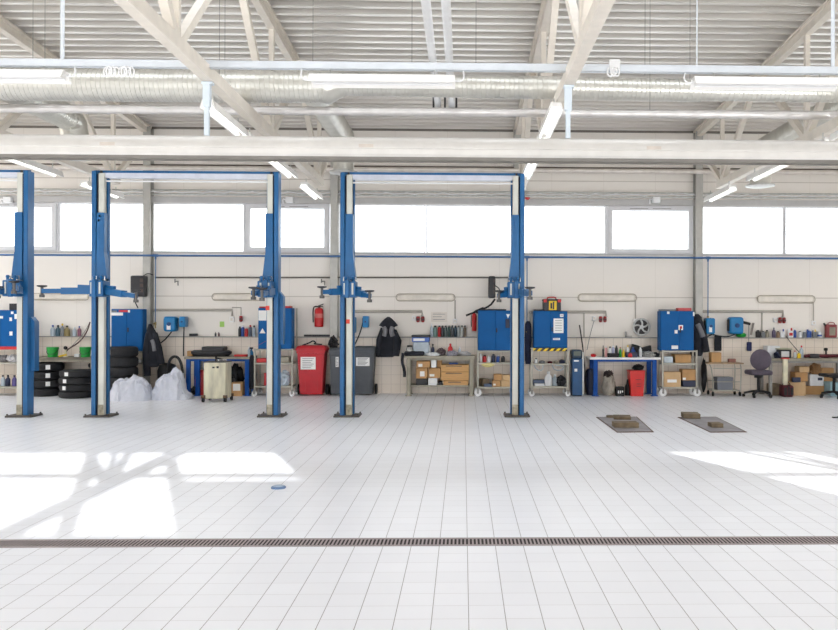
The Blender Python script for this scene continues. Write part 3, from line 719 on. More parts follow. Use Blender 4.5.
# black heater boxes
def heater(x0, y0, x1, y1, lab, Yh=16.9, cable=None, loop=None):
    xa, xb, za, zb = R(x0, y0, x1, y1, Yh); t = thing('speaker_box', lab, 'speaker', ((xa+xb)/2, Yh, za))
    part('case', MB().box(xa, xb, Yh, Yh+.22, za, zb, .03, seg=2), DARK, t)
    g = MB(); w = (xb-xa)
    for k in range(3): g.box(xb-w*.3, xb-w*.08, Yh-.006, Yh+.002, za+(zb-za)*(.2+k*.25), za+(zb-za)*(.36+k*.25))
    part('port', g, mat('port_brown', (74, 60, 56), .6), t)
    part('wall_bracket', MB().box((xa+xb)/2-.03, (xa+xb)/2+.03, Yh+.2, YW-.001 if x0 > 200 else YW-.21, (za+zb)/2-.05, (za+zb)/2+.05), GALVD, t)
    if cable: part('cable', MB().tube([V(a, b, Yh-.03) for a, b in cable], .012, 6, 2), BLACK, t)
    if loop: part('loop_cable', MB().tube([V(a, b, Yh+.1) for a, b in loop], .01, 6, 2), BLACK, t)
heater(130, 275.5, 144, 296.5, 'black box speaker mounted on the wall column over the left jacket', cable=[(134, 297), (135, 302), (138, 308)], loop=[(143, 276), (148, 273), (153, 275)])
heater(488.5, 276, 495.5, 298, 'narrow black box mounted on the wall left of the lone lift post', cable=[(494, 285), (499, 288), (500, 292), (505, 294)])
one('microphone_arm', MB().tube([V(495, 299, 16.8), V(490, 306, 16.8), V(478, 311, 16.8), V(466, 315.5, 16.8)], [.012, .02, .035, .02, .012, .01] if False else .02, 8, 1).tube([V(484, 308.5, 16.8), V(476, 312, 16.8)], .04, 8), BLACK, 'black pointed cable arm hanging over the middle tool cabinet', 'cable')
# papers
def paper(x0, y0, x1, y1, lab, m=PAPER, Yp=YW-.001, lines=4, name='paper_notice'):
    xa, xb, za, zb = R(x0, y0, x1, y1, Yp); t = thing(name, lab, 'paper', ((xa+xb)/2, Yp, za))
    part('sheet', MB().box(xa, xb, Yp-.004, Yp, za, zb), m, t)
    if lines:
        g = MB()
        for k in range(lines):
            z = zb-(zb-za)*(k+.8)/(lines+.8); g.box(xa+(xb-xa)*.12, xb-(xb-xa)*(.12+.2*(k % 2)), Yp-.0055, Yp-.004, z-.006, z+.004)
        part('print', g, INK, t)
paper(431, 312, 447, 322, 'faint white notice on the wall above the row of cans', mat('paper_cream', (224, 216, 206), .7), lines=3)
paper(219.8, 321.5, 224.3, 327, 'small lime green sticky note on the left wall', mat('lime', (170, 214, 110), .7), lines=0)
# wheel rim on the wall
v = V(641.5, 327, YW-.1); t = thing('wheel_trim', 'round silver wheel trim leaning on the ledge above the long blue-legged bench', 'wheel cover', (v.x, YW-.1, v.z-.19))
RM = mat('trim_silver', (196, 196, 194), .35, .2)
pts = [(v.x+.175*math.cos(2*PI*k/32), YW-.09, v.z+.175*math.sin(2*PI*k/32)) for k in range(33)]
part('rim_ring', MB().tube(pts, .022, 8), RM, t)
g = MB()
for k in range(5):
    a = 2*PI*k/5; g.tube([(v.x+.03*math.cos(a), YW-.11, v.z+.03*math.sin(a)), (v.x+.1*math.cos(a+.15), YW-.12, v.z+.1*math.sin(a+.15)), (v.x+.17*math.cos(a+.5), YW-.1, v.z+.17*math.sin(a+.5))], .019, 6, 1)
part('spokes', g, RM, t)
part('backing', MB().lathe((v.x, YW-.06, v.z), [(.165, 0), (.165, -.01), (.01, -.012)], 28, 'Y'), mat('trim_back', (64, 62, 62), .6), t)
part('hub_cap', MB().lathe((v.x, YW-.11, v.z), [(.045, 0), (.045, -.02), (.01, -.026)], 14, 'Y'), RM, t)
one('small_bracket', MB().box(*R(625.5, 332, 627, 336, YW-.1)[:2], YW-.12, YW-.06, 1.2185, 1.34).box(*R(625.5, 332, 632, 336, YW-.1)[:2], YW-.12, YW-.06, 1.2185, 1.25), GALVD, 'small grey angle bracket on the ledge left of the wheel trim', 'bracket')

# ================================================================== garments
def ring(cx, cy, z, rx, ry, n=20, ph=0, wob=0):
    return [Vector((cx+rx*math.cos(2*PI*k/n)*(1+wob*math.sin(5*2*PI*k/n+ph)), cy+ry*math.sin(2*PI*k/n)*(1+wob*math.sin(3*2*PI*k/n+ph)), z)) for k in range(n)]
def garment(name, lab, sections, sleeves, Yg, m, cat='jacket', extra=None):
    """sections: (px centre, py, half width px, half depth m)"""
    cs = [V(a, b, Yg) for a, b, c, d in sections]; s = Yg/800
    t = thing(name, lab, cat, (cs[-1].x, Yg, cs[-1].z))
    g = MB(); rings = [ring(v.x, Yg, v.z, sec[2]*s, sec[3], 22, i*.9, .07 if i else .02) for i, (v, sec) in enumerate(zip(cs, sections))]
    g.loft(rings); part('body', g, m, t)
    for pts, r in sleeves:
        vs = [V(a, b, Yg-.05) for a, b in pts]; part('sleeve', MB().tube(vs, r, 12), m, t)
    if extra: extra(t)
    return t
def ex1(t):
    part('lining', MB().tube([V(152, 340, 16.75), V(153.5, 344, 16.74), V(154.5, 351, 16.75)], .04, 10, 1), CLOTHG, t)
garment('jacket', 'long dark jacket hanging on the left wall column', [(150, 324, 1.2, .03), (150.5, 328, 3, .06), (151.5, 334, 5.5, .08), (152.5, 342, 6, .09), (152.5, 352, 7, .09), (152.5, 361, 7.5, .09), (151.5, 366, 7, .08), (151.5, 367, 5, .06)], [([(147.5, 333), (146, 352), (147.5, 376)], [.04, .075, .07]), ([(155, 333), (158.5, 348), (161.5, 364)], [.05, .07, .07])], 16.86, CLOTH, extra=ex1)
def ex2(t):
    part('hood', MB().loft([ring(V(388.5, b, 17).x, 16.98, V(388.5, b, 17).z, c*17/800, .09, 22) for b, c in ((316.8, 1), (319, 4), (322, 7), (325.5, 9.5), (327, 6))]), CLOTH, t)
    for a, b in ((384, 385.5), (392.5, 391)): part('grey_panel', MB().tube([V(a, 327, 16.92), V(b, 331, 16.9), V(a+.3, 336, 16.92)], .05, 10, 1), CLOTHG, t)
garment('hooded_jacket', 'dark hooded jacket hanging on the tiled wall right of the dark bin', [(388.5, 319, 2, .04), (388.5, 324, 5, .07), (388, 330, 6.5, .08), (388, 338, 9, .09), (387, 350, 9.5, .09), (386, 356, 9, .07), (386, 357, 7, .05)], [([(383, 328), (379.5, 340), (377.5, 357)], [.05, .07, .04]), ([(394, 330), (397.5, 341), (396, 356)], [.05, .09, .07])], 17.05, CLOTH, extra=ex2)
def ex3(t):
    part('grey_back', MB().tube([V(697.5, 324, 16.95), V(700.5, 330, 16.92), V(703, 337, 16.9)], .055, 10, 1), CLOTHG, t)
garment('jacket', 'dark jacket with pale inner panel hanging beside the right tool cabinet', [(696.5, 314, 2, .03), (697, 317, 4.5, .05), (697, 325, 6, .07), (696.5, 340, 5.8, .07), (696.5, 353, 6.3, .07), (696.5, 356, 5, .05)], [([(700.5, 321), (703.5, 335), (706.5, 352)], [.05, .075, .07])], 17.03, CLOTH, extra=ex3)
garment('overall', 'dark navy overall hanging behind the lone right-hand lift post', [(528, 321, 1.5, .03), (528, 324, 3, .05), (528, 340, 3.4, .06), (528, 360, 3.3, .06), (528, 364, 2.5, .04)], [], 17.05, mat('navy_cloth', (34, 40, 66), .9, 0, .15), 'overalls')
# ================================================================== tool carts, benches and what stands on them
YB = 16.62          # front line of carts and benches
def Rz(x0, y0, x1, y1, Y): return R(x0, y0, x1, y1, Y)
def caster(t, x, y, r=.06):
    g = MB().box(x-.02, x+.02, y-.03, y-.024, r, r*2.25).box(x-.02, x+.02, y+.024, y+.03, r, r*2.25).box(x-.025, x+.025, y-.03, y+.03, r*2.2, r*2.4).cyl((x, y-.034, r), (x, y+.034, r), r*.3, 10)
    c = part('caster_fork', g, GALVD, t); part('wheel', MB().cyl((x, y-.02, r), (x, y+.02, r), r, 20), WHITE, c)
def tool_cart(x0, x1, lab, ct=311, cb=350, s1=362, s2=386, feet=(None, None), Yc=YB, dep=.5, big=False, doors=None, extra=None, fx=None, cd=.3):
    xa, xb, zb_, zt_ = R(x0, ct, x1, cb, Yc)
    t = thing('tool_cart', lab, 'tool cart', ((xa+xb)/2, Yc+dep/2, 0), 'blue tool cabinets on wheeled carts')
    z1, z2 = Z(s1, Yc), Z(s2, Yc)
    part('cabinet', MB().box(xa, xb, Yc+.012, Yc+cd, zb_, zt_, .006), CAB, t)
    dm = doors or (.55, )
    us = [xa+.012]+[xa+(xb-xa)*q for q in dm]+[xb-.012]
    for a, b in zip(us, us[1:]):
        d = part('door', MB().box(a+.002, b-.002, Yc, Yc+.014, zb_+.012, zt_-.012, .004), CAB, t)
    part('handle', MB().box(us[1]+.015, us[1]+.04, Yc-.02, Yc, (zb_+zt_)/2-.04, (zb_+zt_)/2+.05, .004), DARK, d)
    fa, fb = (X(fx[0], Yc), X(fx[1], Yc)) if fx else (xa-.03, xb+.03)
    g = MB()
    for x in (fa, fb):
        for y in (Yc+.03, Yc+dep-.03): g.box(x-.016, x+.016, y-.016, y+.016, .12, (zb_ if y > Yc+.1 else zb_)+.005)
    if not fx or True:
        g.box(fa, fb, Yc+.0, Yc+dep, zb_-.03, zb_-.005)
    for x in (fa, fb): g.box(x-.012, x+.012, Yc+dep-.04, Yc+dep-.015, zb_, zt_)
    part('frame', g, CART, t)
    for z in (z1, z2): part('shelf', MB().box(fa, fb, Yc, Yc+dep, z-.035, z, .004), CART, t)
    r = .076 if big else .055
    for x in (fa, fb):
        for y in (Yc+.0, Yc+dep-.03): caster(t, x, y, r)
    t_ = (xa, xb, zb_, zt_, z1, z2, fa, fb, Yc, dep)
    return t, t_
def box(x0, y0, x1, Yf, dep, base, lab, m=CARD, name='cardboard_box', cat='box', y1=None, ang=0, label=None, group=None, bev=.006, tape=True, lid=False):
    """a box whose front shows between x0..x1 with top at y0, standing at height base"""
    xm = (x0+x1)/2; xa, xb = X(x0, Yf), X(x1, Yf); zt_ = Z(y0, Yf, xm)
    c = Vector(((xa+xb)/2, Yf+dep/2, base)); h = max(zt_-base, .02)
    t = thing(name, lab, cat, c, group)
    rot = Matrix.Rotation(ang, 3, 'Z') if ang else None
    def b(u0, u1, v0, v1, w0, w1, bv=0):
        g = MB(); g.box(u0, u1, v0, v1, w0, w1, bv)
        bmesh.ops.rotate(g.bm, verts=g.bm.verts, cent=(0, 0, 0), matrix=rot or Matrix.Identity(3)); bmesh.ops.translate(g.bm, verts=g.bm.verts, vec=c); return g
    w = (xb-xa)/2
    part('body', b(-w, w, -dep/2, dep/2, .001, h, bev), m, t)
    if tape: part('tape', b(-w*.98, w*.98, -dep*.06, dep*.06, h, h+.0015), mat('parcel_tape', (170, 124, 76), .4), t)
    if lid: part('lid', b(-w-.006, w+.006, -dep/2-.006, dep/2+.006, h*.82, h+.004, .003), m, t)
    if label:
        u0, u1, v0, v1 = label; part('label_sheet', b(-w+2*w*u0, -w+2*w*u1, -dep/2-.003, -dep/2-.0005, h*v0, h*v1), PAPER, t)
    return t
def bottle(px, y0, wpx, Y, base, m, lab, capm=None, kind='bottle', group=None, band=None):
    x = X(px, Y); h = Z(y0, Y, px)-base; r = wpx/2/800*Y
    t = thing(kind, lab, kind.replace('_', ' '), (x, Y, base), group)
    if kind == 'spray_can' or kind == 'can':
        part('body', MB().lathe((x, Y, base), [(r*.93, 0), (r, .008), (r, h*.78), (r*.6, h*.84), (r*.55, h*.86)], 14), m, t)
        part('cap', MB().lathe((x, Y, base), [(r*.6, h*.85), (r*.6, h*.97), (r*.4, h)], 12), capm or WHITE, t)
    elif kind == 'jug':
        part('body', MB().box(x-r, x+r, Y-r*.55, Y+r*.55, base, base+h*.72, r*.25, seg=2).box(x-r, x-r*.35, Y-r*.3, Y+r*.3, base+h*.6, base+h*.9, r*.1), m, t)
        part('cap', MB().lathe((x+r*.4, Y, base), [(r*.3, h*.7), (r*.3, h*.92), (r*.25, h)], 12), capm or RED, t)
    else:
        part('body', MB().lathe((x, Y, base), [(r*.9, 0), (r, .01), (r, h*.6), (r*.75, h*.7), (r*.34, h*.8), (r*.3, h*.86)], 14, sy=.7), m, t)
        part('cap', MB().lathe((x, Y, base), [(r*.42, h*.84), (r*.42, h*.97), (r*.3, h)], 10), capm or WHITE, t)
    if band: part('label_band', MB().lathe((x, Y, base), [(r*1.02, h*.2), (r*1.02, h*.5)], 14, sy=1 if kind == 'can' or kind == 'spray_can' else .7), band, t)
    return t
def lump(x0, y0, x1, Y, base, dy, m, lab, name, cat, noise=.25, seed=0, freq=2.5):
    xa, xb = X(x0, Y), X(x1, Y); zt_ = Z(y0, Y, (x0+x1)/2); h = zt_-base
    return one(name, MB().blob(((xa+xb)/2, Y, base+h*.45), (xb-xa)/2*.93, dy, h*.55, noise, freq, flat=.8, sub=4, seed=seed), m, lab, cat)
WHT = mat('white_plastic', (226, 228, 230), .4); CLR = mat('clear_plastic', (176, 188, 198), .25, 0, .1); BLU = mat('bottle_blue', (36, 74, 150), .4); DGR = mat('dark_green', (40, 66, 62), .45); GRY = mat('grey_plastic', (120, 124, 128), .5)
NAV = mat('navy_plastic', (30, 38, 66), .5); REDP = mat('red_plastic', (190, 40, 44), .45); MAR = mat('maroon_cloth', (84, 22, 34), .8, 0, .2); BRN = mat('brown_paper', (150, 112, 74), .85, 0, .15); SIL = mat('silver_tin', (176, 176, 174), .3, .7); PLNK = mat('light_wood', (206, 160, 104), .7, 0, .1, 5, stretch=(1, 4, 12))
HAZ = stripes_mat('hazard_stripes', (24, 22, 20), (236, 204, 40), .13)

# ---- carts
c1, q = tool_cart(-27, 19.5, 'blue tool cart at the left edge with small papers stuck on its cabinet', 310, 348.5, 363, 387, doors=(.2, .6))
for k, (a, b, c, d) in enumerate(((11, 311.5, 13.5, 314), (9.5, 317.5, 12, 321), (14.5, 314, 17, 319), (9.5, 331.5, 12.5, 335.5), (-1, 316, 3, 318.5))):
    xa, xb, za_, zb_ = R(a, b, c, d, YB); part('sticker', MB().box(xa, xb, YB-.004, YB-.001, za_, zb_), PAPER, c1)
xa, xb, za_, zb_ = R(-27, 346.5, 19, 349.5, YB); part('red_strip', MB().box(xa, xb, YB-.008, YB-.001, za_, zb_), RED, c1)
box(9, 303.5, 17, YB+.1, .25, q[3], 'small black case on top of the leftmost tool cart', DARK, 'black_case', 'case', tape=False)
zz = q[4]
lump(-4, 355, 9, YB+.2, zz, .14, mat('grey_rag', (150, 146, 148), .9, 0, .2), 'grey and white crumpled rags on the leftmost cart upper shelf', 'rag_pile', 'rags', .3, 3)
lump(8, 354.5, 18, YB+.15, zz, .12, mat('pale_rag', (206, 204, 206), .9, 0, .2), 'white crumpled cloth on the leftmost cart upper shelf', 'cloth_heap', 'cloth', .3, 4)
for k, (px, m, lab) in enumerate(((3, CLR, 'clear bottle with dark cap, middle one on the leftmost cart lower shelf'), (-4, WHT, 'pale bottle on the leftmost cart lower shelf, nearest the frame edge'), (8, NAV, 'dark bottle on the leftmost cart lower shelf'), (14.5, mat('violet', (90, 80, 140), .5), 'violet bottle on the leftmost cart lower shelf beside the lift post'))):
    bottle(px, 375, 4.6, YB+.15, q[5], m, lab, DARK)
c2, q2 = tool_cart(111, 142.5, 'blue tool cart behind the right tyre stack, two stickers on its cabinet corner', 309, 351, 363, 387, doors=(.5,), Yc=16.88, dep=.3, cd=.28)
for (a, b, c, d, m) in ((119, 310, 128, 312, RED), (128, 310, 130, 312.5, PAPER), (111.5, 312.5, 123, 315.5, PAPER), (111.5, 310.5, 117, 312, GRY)):
    xa, xb, za_, zb_ = R(a, b, c, d, 16.88); part('sticker', MB().box(xa, xb, 16.88-.004, 16.88-.001, za_, zb_), m, c2)
box(132, 360, 141, 16.92, .2, q2[4], 'white flat box lying on the cart behind the left jacket', WHT, 'flat_box', 'box', tape=False)
c3, q3 = tool_cart(258, 291.5, 'blue tool cart behind the second lift, white triangle sticker on its cabinet', 308, 349, 363, 386, doors=(.45,), fx=(254.5, 292))
xa, xb, za_, zb_ = R(258.5, 310.5, 266.5, 320.5, YB); part('white_card', MB().box(xa, xb, YB-.005, YB-.001, za_, zb_), PAPER, c3)
g = MB(); a, b, c = V(259.5, 333.3, YB), V(265.5, 333.3, YB), V(262.5, 328.3, YB); g.prism([(a.x, a.z), (b.x, b.z), (c.x, c.z)], YB-.005, YB-.001); part('triangle_sticker', g, PAPER, c3)
g = MB(); a = V(259, 345, YB); b = V(266, 341, YB); g.bar((a.x, YB-.003, a.z), (b.x, YB-.003, b.z), .02, .003); part('red_streak', g, REDP, c3)
box(281, 306, 290.5, YB+.1, .2, q3[3], 'flat red case on top of the cart behind the second lift', RED, 'red_case', 'case', tape=False)
box(259, 306.5, 267, YB+.1, .2, q3[3], 'small red tray on the cart cabinet left of the second lift right post', REDP, 'red_tray', 'tray', tape=False)
box(256.5, 358.5, 267, YB+.05, .3, q3[4], 'bright red tray on the upper shelf of the cart behind the second lift', RED, 'red_bin', 'tray', tape=False)
box(264, 373, 268, YB+.1, .3, q3[5], 'red toolbox standing on the lower shelf behind the second lift', RED, 'red_toolbox', 'box', tape=False)
lump(280.5, 370.5, 290.5, YB+.15, q3[5], .14, mat('pale_blue_bag', (196, 210, 222), .4, 0, .1, 6), 'pale blue plastic bag on the cart lower shelf left of the red bin', 'plastic_bag', 'bag', .25, 9)
box(270, 357, 289, YB+.1, .3, q3[4], 'grey low tray on the upper cart shelf left of the red bin', STEEL, 'metal_tray', 'tray', tape=False)
c4, q4 = tool_cart(478, 511.5, 'blue tool cart half behind the lone right-hand lift post, white arrow sticker on its door', 310.5, 350.5, 362.5, 387, doors=(.52,), fx=(478, 514), big=True)
v = V(508, 316, YB); part('arrow_sticker', MB().prism([(v.x-.04, v.z+.04), (v.x+.04, v.z+.04), (v.x, v.z-.05)], YB-.004, YB-.001), PAPER, c4)
xa, xb, za_, zb_ = R(505.5, 319, 509.5, 328, YB); part('hanging_tag', MB().box(xa, xb, YB-.03, YB-.001, za_, zb_, .006), NAV, c4)
one('tool_pouch', MB().box(q4[0]+.05, q4[1]-.1, YB+.1, YB+.35, q4[3], q4[3]+.03, .012), DARK, 'flat dark tray on top of the cart cabinet left of the lone lift post', 'tray')
for k, (px, w_, m, lab) in enumerate(((481, 3, WHT, 'white tube on the middle cart shelf, leftmost'), (484.5, 4, REDP, 'red can on the middle cart shelf under the cabinet'), (489, 3.5, WHT, 'white can right of the red can on the middle cart shelf'), (493.5, 4, NAV, 'dark bottle left of the blue-black pair on the middle cart shelf'), (498, 3.5, BLU, 'blue bottle on the middle cart shelf'), (503, 4, DARK, 'black pot on the middle cart shelf nearest the lift post'))):
    bottle(px, 354+k % 3, w_, YB+.15, q4[4], m, lab, DARK if k % 2 else WHT, 'can')
box(492.5, 380.5, 500.5, YB+.05, .3, q4[5], 'small cardboard box on the middle cart lower shelf, left of a pair', CARD, label=(.1, .4, .2, .5))
box(501, 380.5, 511, YB+.05, .3, q4[5], 'cardboard box on the middle cart lower shelf, beside the lift post', CARDL)
box(494, 374.5, 502, YB+.08, .25, Z(380.5, YB), 'brown box stacked on the left small box of the middle cart', CARD)
box(502.5, 375, 512, YB+.08, .25, Z(380.5, YB), 'pale box stacked on the box beside the lift post', CARDL)
box(480, 379, 487.5, YB+.15, .25, q4[5], 'dark brown box leaning at the left of the middle cart lower shelf', WOOD, ang=.4, tape=False)
box(484, 384, 492, YB+.04, .2, q4[5], 'flat blue-grey case on the middle cart lower shelf', mat('slate_blue', (76, 92, 120), .5), 'flat_case', 'case', tape=False)
c5, q5 = tool_cart(534, 567.5, 'blue tool cart with yellow and black striped edge and a toolbox on top', 311, 348, 363.5, 386.5, doors=(.5,), fx=(532, 568))
xa, xb, za_, zb_ = R(533.5, 348.2, 567, 351.2, YB); part('hazard_strip', MB().box(xa, xb, YB-.01, YB+.0, za_, zb_), HAZ, c5)
def notice(xa, ya, xb, yb, par, n=5, nm='paper_sheet'):
    a, b, c, d = R(xa, ya, xb, yb, YB); part(nm, MB().box(a, b, YB-.005, YB-.001, c, d), PAPER, par)
    g = MB()
    for k in range(n): z = d-(d-c)*(k+.8)/(n+.8); g.box(a+(b-a)*.15, b-(b-a)*.15, YB-.0065, YB-.005, z-.005, z+.004)
    part('printed_lines', g, INK, par)
notice(553.5, 318.5, 563.5, 333, c5); notice(553, 338, 560, 340, c5, 1, 'white_strip'); notice(560, 314, 563.5, 317, c5, 1, 'blue_note')
t = thing('toolbox', 'black toolbox with red latches and yellow label on the striped tool cart', 'toolbox', (X(552, YB+.1), YB+.2, q5[3]))
xa, xb, za_, zb_ = R(543.5, 299, 561, 310.5, YB+.08); zb0 = q5[3]
part('box_body', MB().box(xa, xb, YB+.08, YB+.32, zb0, zb_-.045, .012), DARK, t)
part('lid', MB().box(xa-.008, xb+.008, YB+.07, YB+.33, zb_-.045, zb_, .012), DARK, t)
part('latch', MB().box(xa+.0, xa+.07, YB+.06, YB+.075, zb_-.07, zb_-.01, .004), RED, t); part('latch', MB().box(xb-.07, xb, YB+.06, YB+.075, zb_-.07, zb_-.01, .004), RED, t)
part('handle', MB().tube([(xa+.09, YB+.2, zb_-.005), (xa+.1, YB+.2, zb_+.04), (xb-.1, YB+.2, zb_+.04), (xb-.09, YB+.2, zb_-.005)], .014, 8, 1), RED, t)
l = part('yellow_label', MB().box((xa+xb)/2-.07, (xa+xb)/2+.09, YB+.066, YB+.079, zb0+.02, zb_-.04), YEL, t)
part('label_mark', MB().box((xa+xb)/2+.01, (xa+xb)/2+.04, YB+.064, YB+.0665, zb0+.035, zb_-.055).box((xa+xb)/2-.04, (xa+xb)/2-.0, YB+.064, YB+.0665, zb0+.05, zb_-.085), DARK, t)
one('dark_tray', MB().box(q5[0]+.01, q5[0]+.2, YB+.1, YB+.35, q5[3], q5[3]+.035, .01), DARK, 'flat dark tray left of the toolbox on the striped cart', 'tray')
for k, (px, y0, w_, m, lab) in enumerate(((536, 358, 3, WHT, 'white bottle at the left of the striped cart upper shelf'), (542, 360.5, 6, GRY, 'grey pot second on the striped cart upper shelf'), (550, 361, 5, MAR, 'dark red pot in the middle of the striped cart shelf'), (556, 360.5, 5, STEEL, 'metal pot right of the dark red pot'), (562, 359.5, 6, NAV, 'navy pot at the right of the striped cart shelf'))):
    bottle(px, y0, w_, YB+.15, q5[4], m, lab, DARK, 'can')
bottle(548.5, 371.5, 8, YB+.15, q5[5], WHT, 'big white canister on the lower shelf of the striped cart', WHT)
bottle(555, 374.5, 6, YB+.2, q5[5], CLR, 'translucent canister right of the big white one on the striped cart', WHT)
lump(556.5, 376, 566, YB+.15, q5[5], .12, DARK, 'dark rag heap at the right of the striped cart lower shelf', 'rag_heap', 'rags', .3, 12)
box(533.5, 380, 546, YB+.2, .2, q5[5], 'blue-grey case behind flat papers on the striped cart lower shelf', mat('slate_blue', (76, 92, 120), .5), 'flat_case', 'case', tape=False)
box(535, 383.8, 545, YB+.04, .15, q5[5], 'flat pale parcel on the striped cart lower shelf', WHT, 'parcel', 'parcel', tape=False)
one('cable_loop', MB().tube([V(552, 364.5, YB-.02), V(554, 370, YB-.02), V(562, 370.5, YB-.02), V(564, 366, YB-.02), V(555, 365, YB-.02)], .01, 6, 2), CLR, 'pale cable loop hanging under the striped cart upper shelf, right side', 'cable')
one('cable_loop', MB().tube([V(534, 365, YB-.02), V(536, 369, YB-.02), V(540, 371, YB-.02), V(543, 369, YB-.02), V(543, 365, YB-.02)], .01, 6, 2), CLR, 'pale cable loop hanging under the striped cart upper shelf, left side', 'cable')
one('yellow_glove', MB().blob(V(488, 365, YB-.02), .12, .02, .04, .3, 2, sub=3), mat('glove_yellow', (214, 202, 140), .8), 'pale yellow glove hanging off the middle cart upper shelf', 'glove')
c6, q6 = tool_cart(660.5, 694, 'blue tool cart at the right with cardboard boxes and big white wheels', 311, 350.5, 363, 387, doors=(.55,), fx=(663, 697), big=True, dep=.34, cd=.28)
for (a, b, c, d, m) in ((678.5, 325, 683, 330, PAPER), (679.7, 326.2, 682, 328.8, RED), (674.5, 330, 677.5, 333.5, PAPER), (671.5, 345.5, 678, 349, PAPER), (667, 311.5, 669.5, 314, PAPER), (693, 312, 694.5, 316, PAPER)):
    xa, xb, za_, zb_ = R(a, b, c, d, YB); part('sticker', MB().box(xa, xb, YB-.004-(.001 if m == RED else 0), YB-.001, za_, zb_, 0), m, c6)
box(678, 308, 691.5, YB+.1, .2, q6[3], 'flat red file lying on the right tool cart cabinet', mat('pink_red', (206, 90, 92), .6), 'red_file', 'file', tape=False)
box(661, 309.2, 676, YB+.1, .25, q6[3], 'flat grey folder lying on the right tool cart cabinet', GRY, 'grey_folder', 'folder', tape=False)
box(675, 354.5, 691, YB+.1, .3, q6[4], 'shallow cardboard box on the right cart upper shelf', CARD, ang=.05)
box(664, 356.5, 673, YB+.1, .25, q6[4], 'grey plastic tub left of the shallow box on the right cart', CLR, 'plastic_tub', 'tub', tape=False)
box(664, 372, 681, YB+.03, .22, q6[5], 'big cardboard box with white label on the right cart lower shelf', CARDL, label=(.2, .75, .3, .5))
box(683, 380.5, 696, YB+.04, .25, q6[5], 'flat dark case under a box on the right cart lower shelf', NAV, 'dark_case', 'case', tape=False)
box(682.5, 369.5, 696, YB+.04, .25, Z(380.5, YB+.06, 690)+.003, 'cardboard box on top of the flat dark case, right cart', CARD, label=(.02, .25, .05, .25))

# ---- benches
def bench(x0, x1, yt, lab, topm, legm, legs, Yf=YB, dep=.62, th=.045, shelf=None, wleg=.06, rail=True):
    xa, xb = X(x0, Yf), X(x1, Yf); z = Z(yt, Yf, (x0+x1)/2)
    t = thing('workbench', lab, 'workbench', ((xa+xb)/2, Yf+dep/2, 0))
    part('worktop', MB().box(xa, xb, Yf, Yf+dep, z-th, z, .005), topm, t)
    for px in legs:
        a = X(px, Yf)
        for y in (Yf+.03, Yf+dep-.1): part('leg', MB().box(a-wleg/2, a+wleg/2, y, y+.06, .0, z-th, .004).box(a-wleg*.8, a+wleg*.8, y-.01, y+.07, 0, .015), legm, t)
    a, b = X(legs[0], Yf), X(legs[-1], Yf)
    if rail: part('rail', MB().box(a, b, Yf+dep-.09, Yf+dep-.06, z-th-.07, z-th-.001).box(a, b, Yf+.04, Yf+.07, z-th-.045, z-th-.001), legm, t)
    if shelf: s = Z(shelf, Yf); part('shelf', MB().box(a, b, Yf+.05, Yf+dep-.05, s-.03, s), topm if topm != WHITE else STEEL, t)
    return t, z, (Z(shelf, Yf) if shelf else 0)
b0, zB0, _ = bench(27, 92, 357.5, 'dark workbench behind the stacked tyres with green tubs on it', TOP, STEEL, (29, 91))
b1, zB1, _ = bench(184, 249.5, 357, 'narrow blue-legged workbench behind the white oil trolley', STEEL, LEGB, (187.5, 197, 246.5), wleg=.085)
b2, zB2, sB2 = bench(404, 475.5, 356, 'grey steel workbench with cardboard boxes on its shelf, below the row of cans', STEEL, STEEL, (408.5, 471.5), shelf=385.5, wleg=.08, dep=.6)
b3, zB3, _ = bench(590, 661, 357.5, 'white-topped workbench with bright blue legs and many bottles', WHITE, LEGB, (596, 655), wleg=.09)
b4, zB4, _ = bench(769, 900, 358.5, 'long grey workbench at the right edge with boxes heaped below', STEEL, GALVD, (771.5, 850), th=.05)
# items, far left bench
def tub(px0, px1, y0, base, lab, Y=YB+.2):
    xa, xb = X(px0, Y), X(px1, Y); c = (xa+xb)/2; r = (xb-xa)/2; h = Z(y0, Y, px0)-base
    t = thing('green_tub', lab, 'tub', (c, Y, base)); part('tub_body', MB().lathe((c, Y, base), [(r*.78, 0), (r*.93, h*.8)], 20), GREEN, t); part('rim', MB().lathe((c, Y, base), [(r*.95, h*.76), (r, h*.78), (r, h), (r*.9, h)], 20), GREEN, t); part('bail', MB().tube([(c-r, Y, base+h*.8), (c-r*.7, Y-r*.8, base+h*.3), (c+r*.7, Y-r*.8, base+h*.3), (c+r, Y, base+h*.8)], .006, 6, 2), DARK, t)
tub(47, 58.5, 347, zB0, 'left green plastic tub on the bench behind the tyres'); tub(80, 91, 347, zB0, 'right green plastic tub on the bench behind the tyres, beside the lift post')
one('yellow_tool', MB().bar((X(59, YB+.1), YB+.1, zB0+.02), (X(64, YB+.1), YB+.2, zB0+.05), .04, .03), YEL, 'small yellow hand tool beside the left green tub', 'tool')
t = thing('tyre_lever_stand', 'small pale pump with black ball knob between the green tubs', 'pump', (X(65.5, YB+.2), YB+.2, zB0))
xx = X(65.5, YB+.2); part('stem', MB().lathe((xx, YB+.2, zB0), [(.05, 0), (.05, .02), (.025, .03), (.02, .15)], 14), CREAM, t); part('knob', MB().blob((xx, YB+.2, zB0+.19), .04, .04, .04, 0, 1, sub=2), BLACK, t)
box(74, 354, 79, YB+.2, .12, zB0, 'small white box left of the right green tub', WHT, 'small_box', 'box', tape=False)
one('air_hose', MB().tube([V(90, 322, 17.1), V(87, 332, 17.05), V(80, 342, 17.0), V(68, 349, 16.95), V(66, 352, 16.9)], .014, 8, 2), mat('hose_maroon', (70, 34, 38), .6), 'dark red air hose curving down to the green tubs bench', 'hose')
